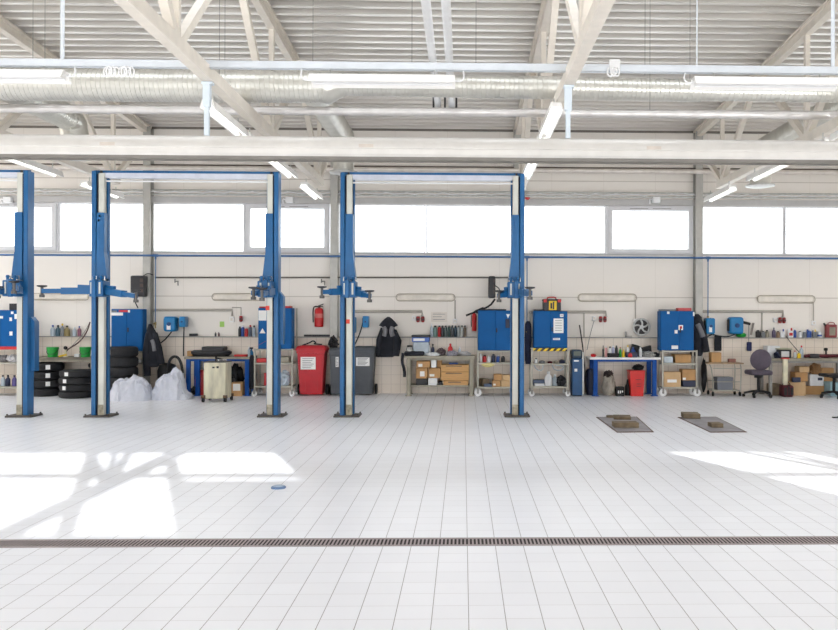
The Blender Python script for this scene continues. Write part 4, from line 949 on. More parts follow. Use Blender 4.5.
one('air_hose', MB().tube([V(89, 324, 17.12), V(84, 333, 17.1), V(72, 346, 17.08)], .007, 6, 2), GALVD, 'thin grey hose beside the dark red one above the green tubs', 'hose')
zl = 1.2185; YG_ = YW-.1
for px, y0, w_, m, cp, lab in ((52.8, 325, 4.6, CLR, BLU, 'clear bottle with blue cap, leftmost on the left ledge'), (58, 325, 4.8, mat('teal_dark', (54, 84, 100), .45), DARK, 'dark teal bottle second on the left ledge'), (62.3, 323.5, 4, GRY, YEL, 'slim grey bottle with yellow cap on the left ledge'), (67, 325.5, 5.4, mat('olive', (134, 120, 76), .5), DARK, 'olive tin in the middle of the left ledge'), (74.5, 327, 4, CLR, WHT, 'small clear bottle on the left ledge right of the olive tin'), (79.3, 326, 3.6, mat('mauve', (140, 90, 110), .5), BLU, 'mauve bottle at the right of the left ledge')):
    bottle(px, y0, w_, YG_, zl, m, lab, cp)
for px, y0, w_, m, cp, lab in ((239.8, 326.5, 3, DARK, BLACK, 'black bottle leftmost beside the second lift on the ledge'), (242.8, 325.5, 3.2, BLU, WHT, 'blue spray can on the ledge left of the second lift right post'), (246.4, 327, 3.2, REDP, WHT, 'red and white can on the ledge left of the second lift right post'), (250.3, 325, 3.2, mat('slate', (90, 100, 116), .5), REDP, 'slate can with red cap on the ledge near the second lift'), (254, 325.5, 3.2, CLR, DARK, 'pale can with dark cap, last before the second lift right post')):
    bottle(px, y0, w_, YG_, zl, m, lab, cp, 'spray_can')
box(189, 333.6, 197, YG_, .06, zl, 'small dark object lying on the ledge above the left blue bench', DARK, 'small_case', 'case', tape=False)
bottle(215.5, 332, 1.8, YG_, zl, DARK, 'tiny black bottle, left of a pair on the ledge', DARK); bottle(218.8, 332, 1.8, YG_, zl, mat('plum', (90, 50, 60), .5), 'tiny plum bottle, right of a pair on the ledge', DARK)
cans = [(435.2, 4, mat('can_green', (110, 140, 134), .4), 'grey-green'), (439.2, 3.2, REDP, 'red'), (442.5, 2.9, mat('can_dk1', (66, 74, 78), .4), 'dark slate'), (445.6, 3, mat('can_dk2', (92, 108, 106), .4), 'grey-teal'), (449, 3, DGR, 'dark green'), (452.2, 3, mat('can_dk3', (60, 62, 66), .4), 'charcoal'), (455.4, 3, mat('can_dk4', (40, 62, 78), .4), 'dark blue'), (458.6, 3, mat('can_lt', (150, 156, 156), .4), 'light grey'), (461.8, 3, mat('can_lt2', (180, 182, 178), .4), 'silver'), (465, 2.6, mat('can_br', (110, 92, 74), .4), 'brown')]
for px, w_, m, nm in cans:
    bottle(px, 325.5, w_, YG_, zl, m, '%s can in the upright row on the ledge above the steel bench' % nm, DARK, 'spray_can', 'row of cans on the middle ledge')
bottle(431.6, 323.5, 3, YG_, zl, CLR, 'pale pump bottle left of the row of cans', WHT)
right = [(758, 330, 5, DARK, DARK, 'dark lump-shaped pot at the left of the right ledge', 'can'), (763, 331, 4, GRY, DARK, 'grey pot beside the dark one on the right ledge', 'can'), (767, 330, 3.6, STEEL, DARK, 'dull metal can on the right ledge above the white box', 'can'), (773.8, 327.5, 4, mat('purple_dark', (80, 70, 96), .5), GRY, 'purple-grey bottle on the right ledge', 'bottle'), (778, 331, 3.4, mat('tan', (150, 124, 100), .5), DARK, 'tan pot left of the blue and white jug', 'can'), (782.3, 329, 4.6, WHT, BLU, 'white jug with blue cap on the right ledge', 'jug'), (790.3, 328, 5.6, WHT, RED, 'white jug with red cap on the right ledge', 'jug'), (794.8, 328, 3.2, BLU, WHT, 'blue bottle right of the red-capped jug', 'bottle'), (799.8, 331, 4, WHT, GRY, 'short white tin in the middle of the right ledge', 'can'), (804.3, 331, 3.6, GRY, WHT, 'short grey tin in the middle of the right ledge', 'can'), (809, 328.5, 4.6, BLU, WHT, 'dark blue jug on the right ledge', 'jug'), (814.3, 329.5, 4.2, GRY, YEL, 'grey jug with yellow cap on the right ledge', 'jug'), (819.6, 331.5, 4.4, WHT, WHT, 'low white tub left of the red jerrycan', 'can')]
for px, y0, w_, m, cp, lab, kd in right: bottle(px, y0, w_, YG_, zl, m, lab, cp, kd, band=(BLU if px > 800 and m == WHT else RED if px == 790.3 else None))
t = thing('jerrycan', 'dark red metal jerrycan at the right end of the ledge', 'jerrycan', (X(830.5, YG_), YG_, zl))
xa, xb, za_, zb_ = R(825.5, 323.5, 836, 336, YG_); JR = mat('jerry_red', (140, 58, 60), .5)
part('can_body', MB().box(xa, xb, YG_-.06, YG_+.06, zl, zb_-.02, .02, seg=2), JR, t); part('handle', MB().tube([(xa+.05, YG_, zb_-.03), (xa+.06, YG_, zb_+.02), (xb-.04, YG_, zb_+.02), (xb-.03, YG_, zb_-.03)], .01, 6, 1), JR, t); part('spout', MB().cyl((xa+.02, YG_, zb_-.05), (xa-.04, YG_, zb_+.0), .022, 10), DARK, t); part('side_press', MB().box(xa+.06, xb-.04, YG_-.064, YG_-.058, zl+.05, zb_-.08, .002), STEEL, t)
# items, left blue bench
t = thing('drip_tray', 'wide black oil drip pan on the left blue-legged bench', 'pan', (X(213, YB+.3), YB+.3, zB1))
xa, xb = X(190.5, YB+.25), X(231, YB+.25); h = Z(346.5, YB+.25, 213)-zB1
part('pan', MB().lathe(((xa+xb)/2, YB+.3, zB1), [((xb-xa)*.42, 0), ((xb-xa)*.5, h*.3), ((xb-xa)*.5, h*.5), ((xb-xa)*.44, h*.62)], 24, sy=.6), DARK, t)
xa, xb = X(203, YB+.25), X(225, YB+.25); part('lid', MB().box(xa, xb, YB+.14, YB+.45, zB1+h*.5, zB1+h, .02), DARK, t)
box(187, 351, 192.5, YB+.3, .2, zB1, 'small cardboard box at the left end of the left blue bench', CARD)
box(234, 354.6, 246, YB+.15, .2, zB1, 'flat red tray on the left blue bench right of the drip pan', RED, 'red_tray', 'tray', tape=False)
bottle(249, 346.5, 2.6, YB+.2, zB1, CLR, 'slim clear bottle at the right end of the left blue bench', WHT)
t = thing('spray_bottle', 'blue spray bottle with black trigger standing at the right end of the left blue bench', 'spray bottle', (X(255.5, YB+.05), YB+.3, zB1))
xx = X(251.6, YB+.3); part('body', MB().lathe((xx, YB+.3, zB1), [(.035, 0), (.038, .08), (.014, .13), (.014, .16)], 14), REEL, t); part('trigger', MB().box(xx-.06, xx+.03, YB+.285, YB+.315, zB1+.155, zB1+.19, .006).bar((xx-.04, YB+.3, zB1+.16), (xx-.02, YB+.3, zB1+.1), .012), BLACK, t)
# oil trolley
Yo = G(215, 402).y
t = thing('oil_trolley', 'stained cream metal trolley cabinet standing in front of the left blue bench', 'trolley', (X(215, Yo), Yo+.2, 0))
xa, xb, za_, zb_ = R(203.5, 362, 225.5, 401, Yo); za_ = .06
part('cabinet', MB().box(xa, xb, Yo, Yo+.4, za_, zb_, .012), mat('cream_stained', (212, 206, 180), .5, 0, .14, 3, stretch=(3, 3, .8)), t)
part('top_rim', MB().box(xa-.006, xb+.006, Yo-.006, Yo+.406, zb_-.012, zb_+.006, .003), DARK, t)
part('spout', MB().cyl(((xa+xb)/2+.0, Yo+.1, zb_), ((xa+xb)/2, Yo+.1, zb_+.1), .02, 10).bar(((xa+xb)/2-.02, Yo+.1, zb_+.08), ((xa+xb)/2+.13, Yo+.1, zb_+.04), .03), BLACK, t)
part('chain', MB().tube([((xa+xb)/2+.03+.02*k, Yo+.06, zb_+.02+.025*(k % 2)) for k in range(10)], .012, 6, 1), CHROME, t)
part('latch', MB().box(xa+.17, xa+.21, Yo-.012, Yo, zb_-.12, zb_-.09).box(xb-.17, xb-.13, Yo-.012, Yo, zb_-.12, zb_-.08).box(xa+.22, xb-.18, Yo-.006, Yo, zb_-.1, zb_-.095), DARK, t)
for x in (xa-.0, xb+.0):
    for y in (Yo-.02, Yo+.4):
        k = part('caster_fork', MB().box(x-.035, x+.035, y-.025, y+.025, .07, .13), mat('rusty', (92, 72, 54), .7, .2, .2), t); part('wheel', MB().cyl((x-.02, y, .045), (x+.02, y, .045), .045, 14), BLACK, k)
lump(190, 387, 203, YB+.3, 0, .12, BLACK, 'dark crumpled gear on the floor under the left blue bench', 'gear_heap', 'gear', .35, 31)
one('red_drum', MB().lathe((X(202, YB+.3), YB+.3, .0), [(.11, 0), (.13, .08), (.14, .3), (.12, .5), (.05, .52)], 18), REDP, 'dark red round drum half behind the cream trolley', 'drum')
lump(226, 366, 243, YB+.35, 0, .2, BLACK, 'black bag heap under the left blue bench right of the trolley', 'black_bag', 'bag', .3, 33, 2)
box(231.5, 382.5, 242, YB+.0, .3, 0, 'cardboard box with white label on the floor under the left blue bench', CARD, label=(.15, .85, .4, .9))
garment('work_coat', 'dark coat hanging between the left blue bench and the cart', [(251.8, 355, 1.2, .04), (251.8, 358, 2.2, .08), (252, 372, 2.4, .09), (252, 384, 2.4, .09), (251.8, 389, 1.5, .06)], [], YB+.1, CLOTH, 'coat')
# shop vacuum and hose left of the bench
t = thing('vacuum_cleaner', 'black shop vacuum with arched hose behind the white bags', 'vacuum cleaner', (X(167, 17), 17.03, 0))
part('drum', MB().lathe((X(167, 17), 17.03, 0), [(.17, 0), (.2, .1), (.2, .5), (.16, .62), (.06, .66)], 20), BLACK, t)
part('hose', MB().tube([V(167, 377, 16.6), V(168.5, 361, 16.6), V(174, 355.5, 16.6), V(180, 359, 16.6), V(183, 372, 16.6), V(184, 388, 16.6)], .028, 10, 2), BLACK, t)
# white bags
def bag(pts, ybase, lab, sd_, dy, yoff):
    """pts: outline of the heap as (px, py) from left to right"""
    from mathutils import noise as nz
    Yb = G(pts[0][0], ybase).y+dy+yoff; P_ = [V(a, b, Yb) for a, b in pts]; g = MB(); nx, ny = 64, 26; rows = []
    x0, x1 = P_[0].x, P_[-1].x
    def top(x):
        for a, b in zip(P_, P_[1:]):
            if x <= b.x+1e-6: k = (x-a.x)/(b.x-a.x); k = k*k*(3-2*k)*.5+k*.5; return a.z*(1-k)+b.z*k
        return P_[-1].z
    for j_ in range(ny+1):
        v = -1+2*j_/ny; r = []
        for i_ in range(nx+1):
            u = i_/nx; x = x0+(x1-x0)*u; w = dy*(.55+.45*math.sin(PI*u)**.5)
            h = max(0, top(x))*max(0, 1-abs(v)**2.6)**.55
            q = Vector((x*4.2, v*1.3+sd_*5, h*3)); c = abs(nz.noise(q*.9))*.12+abs(nz.noise(q*2.2))*.055+nz.noise(q*5)*.008
            e = min(1, h/.12)
            r.append(g.bm.verts.new((x+nz.noise(q*2+Vector((9, 0, 0)))*.05*e, Yb+v*w+abs(nz.noise(q*2.2+Vector((0, 9, 0))))*.11*e, max(.002 if abs(v) < 1 else 0, h*1.12-c*e))))
        rows.append(r)
    for a, b in zip(rows, rows[1:]):
        for k in range(nx): g.bm.faces.new((a[k], a[k+1], b[k+1], b[k]))
    edge = rows[0]+[r[-1] for r in rows[1:]]+rows[-1][-2::-1]+[r[0] for r in rows[-2:0:-1]]
    g.bm.faces.new(edge)
    one('plastic_sack', g, BAG, lab, 'sack')
bag([(110.5, 401), (111.5, 392), (115, 383), (121, 379), (128, 380), (134, 376.5), (142, 379), (147, 384), (150, 392), (151, 401)], 401.5, 'low white plastic sack on the floor beside the second lift left post', 2, .26, 0)
bag([(149, 400), (152, 389), (158, 381), (164, 376), (170, 373), (175, 369.5), (180, 370.5), (183, 379), (185, 388), (189, 391), (190.5, 399)], 400.5, 'taller white plastic sack on the floor in front of the shop vacuum', 5, .24, .02)
# tyres
def tyre(cx, cy, z, r, wd, lab, grp, tag_=None):
    t = thing('tyre', lab, 'tyre', (cx, cy, z), grp)
    g = MB(); ri = r*.62; prof = [(ri, wd*.2), (ri+.03, .01), (r*.86, 0), (r*.96, wd*.1), (r, wd*.28), (r, wd*.72), (r*.96, wd*.9), (r*.86, wd), (ri+.03, wd-.01), (ri, wd*.8)]
    rings = []
    for (rr, h) in prof: rings.append([g.bm.verts.new((cx+rr*math.cos(2*PI*k/32), cy+rr*math.sin(2*PI*k/32), z+h)) for k in range(32)])
    for a, b in zip(rings, rings[1:]+rings[:1]):
        for k in range(32): g.bm.faces.new((a[k], a[(k+1) % 32], b[(k+1) % 32], b[k]))
    part('carcass', g, TYRE, t)
    g = MB()
    for zz in (.32, .5, .68): g.tube([(cx+(r+.0005)*math.cos(2*PI*k/32), cy+(r+.0005)*math.sin(2*PI*k/32), z+wd*zz) for k in range(33)], .004, 4)
    part('tread_groove', g, BLACK, t)
    if tag_ is not None:
        a = tag_; g = MB(); n = 4
        pts = [(cx+(r+.006)*math.cos(a+k*.06), cy+(r+.006)*math.sin(a+k*.06)) for k in range(n+1)]
        for p, q_ in zip(pts, pts[1:]):
            vs = [g.bm.verts.new((p[0], p[1], z+wd*.25)), g.bm.verts.new((q_[0], q_[1], z+wd*.25)), g.bm.verts.new((q_[0], q_[1], z+wd*.8)), g.bm.verts.new((p[0], p[1], z+wd*.8))]; g.bm.faces.new(vs)
        part('paper_tag', g, PAPER, t)
r = (X(89.5, 16.2)-X(56, 16.2))/2; cx = (X(89.5, 16.2)+X(56, 16.2))/2; fy = G(72, 399).y+r; wd = Z(370.5, 16.2, 72)/4
nm = ['bottom', 'second from bottom', 'third from bottom', 'top']
for k in range(4): tyre(cx+.01*(k % 2), fy, k*wd+.001, r, wd, '%s tyre of the short front stack left of the second lift post' % nm[k], 'tyres stacked by the left bench', None if k == 0 else -PI/2-.55+.08*k)
r2 = .34; cx2 = X(38, 16.9)+r2+.0; wd2 = Z(363, 16.6, 48)/4
fy2 = fy+.42
cx2 = min(cx2, cx-.35)
for k in range(4): tyre(cx2-.12, fy2, k*wd2+.001, r2, wd2*.98, '%s tyre of the back stack right beside the leftmost lift post' % nm[k], 'tyres stacked by the left bench', -PI/2+.45 if k else None)
r3 = .36; cx3 = X(83, 16.7)
cx3 = cx+.22
tyre(cx3, fy+.72, 4*wd+.001+.0, .3, wd*.75, 'tyre lying flat at the top behind the short front stack', 'tyres stacked by the left bench', -PI/2-.2)
for k in range(4): tyre(cx3, fy+.72, k*wd+.001, .3, wd*.98, 'hidden rear tyre under the flat one behind the short front stack', 'tyres stacked by the left bench', None)
cx4 = X(118, 16.3); 
nn = ['bottom', 'second', 'third', 'fourth', 'top']
for k in range(5): tyre(cx4, G(118, 398).y+.27, k*.205+.001, .3, .2, '%s tyre of the stack right of the second lift left post' % nn[k], 'tyres stacked right of the second lift post', -PI+.9 if k == 4 else None)

# ---- wheelie bins
def wheelie(x0, x1, y0, ybot, lab, m, label=None, Yf=None, top=None, lines=True):
    Yf = Yf or G((x0+x1)/2, ybot).y; xa, xb = X(x0, Yf), X(x1, Yf); h = Z(y0, Yf, (x0+x1)/2); w = xb-xa; c = (xa+xb)/2; dep = min(.44, w*1.02)
    t = thing('wheelie_bin', lab, 'wheelie bin', (c, Yf+dep/2, 0))
    def rect(w_, d_, z): return [(c-w_/2, Yf+dep/2-d_/2, z), (c+w_/2, Yf+dep/2-d_/2, z), (c+w_/2, Yf+dep/2+d_/2, z), (c-w_/2, Yf+dep/2+d_/2, z)]
    g = MB(); g.loft([rect(w*.74, dep*.76, .03), rect(w*.76, dep*.8, .12), rect(w*.9, dep*.95, h*.84), rect(w*.96, dep, h*.845), rect(w*.96, dep, h*.9)])
    bmesh.ops.bevel(g.bm, geom=[e for e in g.bm.edges if abs(e.verts[0].co.z-e.verts[1].co.z) > .05], offset=.02, segments=2, affect='EDGES')
    part('tub', g, m, t)
    g = MB(); g.loft([rect(w, dep*1.03, h*.895), rect(w*1.01, dep*1.04, h*.93), rect(w*.9, dep*.9, h*.985), rect(w*.7, dep*.7, h)])
    bmesh.ops.bevel(g.bm, geom=g.bm.edges[:], offset=.008, segments=1, affect='EDGES')
    part('lid', g, m, t)
    part('hand_grip', MB().cyl((c-w*.3, Yf+dep*1.06, h*.9), (c+w*.3, Yf+dep*1.06, h*.9), .016, 8), m, t)
    part('front_rib', MB().box(c-w*.22, c-w*.18, Yf+.03, Yf+.06, .1, h*.5).box(c+w*.18, c+w*.22, Yf+.03, Yf+.06, .1, h*.5), m, t)
    for s in (-1, 1): part('wheel', MB().cyl((c+s*w*.43, Yf+dep*.8, .11), (c+s*w*.52, Yf+dep*.8, .11), .11, 18), BLACK, t)
    if label:
        a, b, c_, d_ = R(*label, Yf); yy = Yf+.006
        k = part('paper_label', MB().box(a, b, yy, yy+.012, c_, d_), PAPER, t)
        g = MB()
        for i in range(6): z = d_-(d_-c_)*(i+.9)/6.9; g.box(a+(b-a)*.12, b-(b-a)*(.12+.18*(i % 3)/2), yy-.0015, yy, z-.006, z+.005)
        if lines: part('print', g, INK, k)
    return t, h, c, Yf, dep
wb, hh, cc, yf, dp = wheelie(295.5, 325.5, 345.5, 396, 'red wheelie bin with white label under the fire extinguisher', REDB, (300.5, 357, 315.5, 369.5))
one('hose_coil', MB().tube([(cc-.2, yf+.2, hh+.0), (cc-.05, yf+.15, hh+.05), (cc+.02, yf+.2, hh+.1), (cc+.08, yf+.22, hh+.04), (cc, yf+.25, hh+.03), (cc+.2, yf+.2, hh+.015)], .014, 8, 2), BLACK, 'black cable loop lying on the red wheelie bin lid', 'cable')
wb2, h2, c2_, y2, d2 = wheelie(352, 375, 346.5, 395.5, 'dark grey wheelie bin right of the third lift left post', GREYB, (356, 357.5, 369.5, 366))
wb3, h3, c3_, y3, d3 = wheelie(328.5, 346, 348, 396, 'dark grey wheelie bin between the red bin and the lift post', GREYB, (335.5, 357, 338.5, 367))
lump(328.5, 337, 338, y3+.2, h3, .12, BLACK, 'black crumpled gloves on the dark bin beside the lift post', 'glove_heap', 'gloves', .35, 41, 3)

# items on the steel bench
t = thing('storage_tub', 'clear plastic tub with blue band and dark lid on the steel bench', 'tub', (X(420, YB+.3), YB+.3, zB2))
xa, xb, za_, zb_ = R(412, 335, 429.5, 356, YB+.2); za_ = zB2+.001
zm = Z(342, YB+.2)
part('tub_body', MB().box(xa+.02, xb-.01, YB+.2, YB+.5, za_, zm, .015), CLR, t); part('blue_band', MB().box(xa, xb, YB+.18, YB+.52, zm, zb_-.05, .01), mat('band_blue', (80, 116, 196), .45), t); part('lid', MB().box(xa-.01, xb+.01, YB+.17, YB+.53, zb_-.05, zb_, .01), DARK, t)
part('band_label', MB().box(xa+.03, xb-.1, YB+.177, YB+.181, zm+.02, zb_-.07), PAPER, t)
xx = X(409.8, YB+.2); t = thing('glass_jar', 'round silvery jar at the left end of the steel bench', 'jar', (xx, YB+.2, zB2)); part('jar_body', MB().lathe((xx, YB+.2, zB2), [(.05, 0), (.075, .03), (.078, .14), (.055, .18)], 18), SIL, t); part('lid', MB().lathe((xx, YB+.2, zB2+.18), [(.058, 0), (.058, .03), (.03, .035)], 18), DARK, t)
box(404, 351.5, 424, YB+.03, .15, zB2, 'black folded cloth on the front left of the steel bench', CLOTH, 'folded_cloth', 'cloth', tape=False, bev=.02)
one('hanging_strap', MB().tube([V(403, 353, YB-.02), V(402, 362, YB-.03), V(404.5, 370, YB-.03), V(404.5, 377, YB-.03)], .03, 8, 1), CLOTH, 'black cloth strip hanging off the left end of the steel bench', 'cloth')
bottle(432.8, 344, 3.2, YB+.2, zB2, NAV, 'dark bottle right of the clear tub on the steel bench', DARK)
lump(426, 352.3, 440, YB+.07, zB2, .06, WHT, 'crumpled white cloth on the front edge of the steel bench', 'white_rag', 'cloth', .3, 51)
bottle(429, 343.5, 3.4, YB+.25, zB2, WHT, 'white bottle beside the clear tub on the steel bench', BLU)
lump(436, 348.5, 446, YB+.3, zB2, .1, mat('mixed_grey', (110, 96, 100), .7, 0, .3, 20), 'jumble of small grey fittings on the steel bench', 'fittings', 'fittings', .35, 52, 4)
t = bottle(450.3, 343.5, 5, YB+.2, zB2, RED, 'red round-shouldered bottle on the steel bench', REDP)
lump(446, 350.8, 458, YB+.12, zB2, .08, mat('grey_cloth2', (150, 148, 160), .8), 'grey cloth in front of the red bottle on the steel bench', 'grey_rag', 'cloth', .3, 53)
bottle(459.5, 346.5, 2.6, YB+.25, zB2, CLR, 'clear thin bottle right of the red bottle on the steel bench', WHT)
lump(458, 351.5, 471, YB+.2, zB2, .1, mat('light_cloth', (190, 188, 190), .8), 'pale crumpled paper at the right of the steel bench', 'crumpled_paper', 'paper', .3, 54)
# boxes on its shelf
box(416.3, 361.2, 430, YB+.08, .3, Z(367.8, YB+.08), 'cardboard box at upper left of the steel bench shelf', CARD, label=(.15, .45, .15, .6))
box(416, 368.2, 427.5, YB+.06, .3, Z(378.5, YB+.06), 'cardboard box with white label in the middle left of the steel bench shelf', CARD, label=(.35, .75, .2, .7))
box(416, 378.8, 427.5, YB+.12, .3, sB2, 'dark low crate at the bottom left of the steel bench shelf', DARK, 'dark_crate', 'crate', tape=False)
box(428.5, 368.2, 440.5, YB+.06, .3, Z(378, YB+.06), 'cardboard box with two white labels in the middle of the steel bench shelf', CARD, label=(.1, .5, .15, .4))
box(428.3, 378.2, 437.3, YB+.03, .3, sB2, 'white box at the bottom of the steel bench shelf', WHT, 'white_box', 'box', label=(.2, .8, .3, .7))
box(431, 358.5, 436.5, YB+.2, .2, Z(367.9, YB+.2), 'grey metal can between boxes under the steel bench', SIL, 'metal_can', 'can', tape=False)
box(437, 359.5, 442, YB+.25, .2, Z(367.9, YB+.2), 'small brown box right of the metal can under the steel bench', CARD)
box(438.5, 382, 442, YB+.1, .3, sB2, 'small dark bottle-box right of the white box under the steel bench', DARK, 'dark_box', 'box', tape=False)
zs_ = [sB2, Z(380.7, YB+.05), Z(371.8, YB+.05)]
for k, (a, b, y0, lab) in enumerate(((443.5, 468.3, 380.9, 'bottom wooden crate of three under the steel bench'), (441, 469, 372, 'deep middle wooden crate of three under the steel bench'), (441, 469, 364.8, 'top wooden crate of three under the steel bench'))):
    xa, xb = X(a, YB+.05), X(b, YB+.05); z0 = zs_[k]+.002; z1 = Z(y0, YB+.05)
    t = thing('wooden_crate', lab, 'crate', ((xa+xb)/2, YB+.25, z0)); part('crate_box', MB().box(xa, xb, YB+.05, YB+.4, z0, z1, .004), PLNK, t)
    part('front_slot', MB().box(xa+.1, xb-.15, YB+.045, YB+.051, z1-.035, z1-.02), DARK, t)
box(449, 362.8, 458, YB+.15, .15, Z(364.8, YB+.05)+.004, 'small blue cap lying on the top wooden crate', BLU, 'blue_tin', 'tin', tape=False)
# tall machine, sticks
t = thing('coolant_machine', 'tall narrow blue machine standing right of the striped tool cart', 'machine', (X(578, YB), YB+.2, 0))
xa, xb, za_, zb_ = R(572.5, 350, 582.5, 395, YB); MB_ = mat('machine_blue', (20, 76, 124), .45)
part('body', MB().box(xa, xb, YB, YB+.35, .015, zb_-.18, .012), MB_, t); part('head', MB().box(xa, xb, YB+.03, YB+.35, zb_-.18, zb_, .02), mat('machine_dark', (24, 50, 74), .5), t)
part('side_rail', MB().box(xb-.0, xb+.03, YB+.02, YB+.3, .02, zb_-.05), GALV, t); part('sticker', MB().box(xa+.04, xa+.1, YB-.002, YB+.0, zb_-.45, zb_-.39).box(xa+.03, xa+.13, YB-.002, YB+.0, zb_-.24, zb_-.21), PAPER, t)
part('gauge', MB().box(xa+.03, xb-.03, YB+.022, YB+.031, zb_-.12, zb_-.03), mat('gauge', (90, 100, 90), .4), t); part('foot', MB().box(xa+.01, xb-.01, YB+.03, YB+.33, 0, .016), BLACK, t)
one('broom_stick', MB().tube([V(579.5, 325, 17.1), V(582.5, 345, 17.05), V(584.8, 368, 17.0), V(586, 392, 16.9)], .014, 8), mat('stick_dark', (60, 50, 50), .7), 'dark stick leaning on the wall right of the tall blue machine', 'stick')
one('wall_cable', MB().tube([V(594, 321, 17.2), V(590, 335, 17.18), V(587, 350, 17.15)], .007, 6, 1), GALVD, 'thin cable running down to the white-topped bench', 'cable')
# bench with bottles
items = [(603.2, 345.5, 2, DARK, DARK, 'tall black bottle leftmost on the white-topped bench', 'bottle'), (606, 346, 2.6, mat('rose', (206, 150, 150), .5), WHT, 'rosy white tube second on the white-topped bench', 'can'), (610, 346.5, 3, WHT, NAV, 'white can with navy cap on the white-topped bench', 'can'), (613.2, 345.5, 3, mat('lav', (170, 172, 196), .4), WHT, 'lavender can on the white-topped bench', 'can'), (616.4, 345.5, 3, DARK, DARK, 'black can in the middle left of the white-topped bench', 'can'), (620.2, 347, 2.6, GREEN, REDP, 'green bottle with red cap on the white-topped bench', 'bottle'), (623.5, 349.5, 3, YEL, YEL, 'small yellow bottle on the white-topped bench', 'bottle'), (627.8, 345.2, 3.2, WHT, YEL, 'white bottle with yellow cap on the white-topped bench', 'bottle'), (633, 347, 5, BLU, BLU, 'bright blue bottle on the white-topped bench', 'bottle'), (640.4, 347.2, 3, WHT, WHT, 'tall white can right of the blue bottle', 'can')]
for px, y0, w_, m, cp, lab, kd in items: bottle(px, y0, w_, YB+.15, zB3, m, lab, cp, kd)
box(608, 353.3, 619, YB+.04, .08, zB3, 'black tray in front of the cans on the white-topped bench', BLACK, 'black_tray', 'tray', tape=False)
box(626, 352.2, 637.5, YB+.03, .08, zB3, 'dark navy case in front of the blue bottle', NAV, 'navy_case', 'case', tape=False)
lump(628, 353.2, 632.5, YB-.0+.0, zB3, .02, RED, 'small red rag on the front edge of the white-topped bench', 'red_rag', 'cloth', .2, 61)
t = thing('toolbag', 'black open tool bag standing behind the bottles on the white-topped bench', 'bag', (X(641, YB+.4), YB+.42, zB3))
xa, xb, za_, zb_ = R(630.5, 344, 651.5, 357, YB+.4); g = MB(); g.prism([(xa, zB3+.1), (xa+.05, zb_), (xa+.16, zb_-.03), (xb-.2, zb_-.08), (xb-.02, zb_-.03), (xb, zB3+.05), (xb, zB3+.001), (xa, zB3+.001)], YB+.35, YB+.5); part('bag_body', g, BLACK, t)
part('bag_pocket', MB().box(xa+.2, xb-.05, YB+.33, YB+.351, zB3+.02, zB3+.12, .008), GRY, t)
lump(643, 351.5, 655, YB+.15, zB3, .1, SIL, 'shiny metal parts heap at the right of the white-topped bench', 'metal_parts', 'parts', .35, 63, 4)
lump(652, 352.5, 659.5, YB+.3, zB3, .08, DARK, 'dark glove at the right end of the white-topped bench', 'glove', 'glove', .3, 64)
lump(590.8, 353.6, 596, YB+.2, zB3, .06, RED, 'red cloth at the left end of the white-topped bench', 'red_cloth', 'cloth', .25, 65)
lump(602, 374, 615.5, YB+.25, 0, .22, mat('grey_sack', (172, 164, 152), .7, 0, .15, 5), 'big grey white sack on the floor under the white-topped bench', 'grey_sack', 'sack', .22, 66, 2)
lump(604, 371, 613, YB+.25, Z(378, YB+.25), .14, mat('fur_brown', (72, 60, 58), .9, 0, .3, 20), 'dark brown tangled rag on top of the big grey sack', 'brown_rag', 'rag', .4, 67, 4)
t = thing('car_battery', 'black car battery with white print under the white-topped bench', 'battery', (X(620.5, YB), YB+.1, 0)); xa, xb, za_, zb_ = R(616.5, 387, 624.5, 396.5, YB)
part('case', MB().box(xa, xb, YB+.0, YB+.17, 0, zb_, .006), BLACK, t); part('print', MB().box(xa+.03, xa+.05, YB-.002, YB, .06, .12).box(xa+.07, xa+.09, YB-.002, YB, .06, .12).box(xa+.11, xb-.03, YB-.002, YB, .08, .12), PAPER, t); part('terminal', MB().cyl((xa+.03, YB+.08, zb_), (xa+.03, YB+.08, zb_+.015), .01, 8).cyl((xb-.03, YB+.08, zb_), (xb-.03, YB+.08, zb_+.015), .01, 8), SIL, t)
t = thing('red_container', 'tall bright red container under the white-topped bench', 'container', (X(637, YB), YB+.15, 0)); xa, xb, za_, zb_ = R(630, 370.5, 645, 395.5, YB); RC = mat('container_red', (206, 30, 24), .4)
g = MB(); g.loft([[(xa+.03, YB+.02, 0), (xb-.03, YB+.02, 0), (xb-.03, YB+.3, 0), (xa+.03, YB+.3, 0)], [(xa, YB, zb_), (xb, YB, zb_), (xb, YB+.32, zb_), (xa, YB+.32, zb_)]]); part('body', g, RC, t); part('rim', MB().box(xa-.01, xb+.01, YB-.01, YB+.33, zb_-.02, zb_, .004), RC, t)
part('vent', MB().box(xa+.14, xb-.08, YB+.0, YB+.008, .2, .215).box(xa+.14, xb-.08, YB+.0, YB+.007, .25, .265).box(xa+.12, xb-.08, YB-.001, YB+.006, .34, .355), mat('vent_dark', (120, 16, 18), .5), t)
lump(633, 364.5, 643.5, YB+.15, zb_, .12, BLACK, 'black crumpled gloves on top of the tall red container', 'black_gloves', 'gloves', .4, 68, 4)
one('black_drum', MB().lathe((X(627.8, YB+.2), YB+.2, 0), [(.06, 0), (.06, .2), (.03, .24), (.02, .34)], 14), BLACK, 'small black bottle standing left of the tall red container', 'bottle')
one('blue_drum', MB().lathe((X(591.5, YB+.3), YB+.35, 0), [(.1, 0), (.11, .1), (.11, .5), (.08, .55)], 18), NAV, 'navy drum in shade left of the first blue bench leg', 'drum')
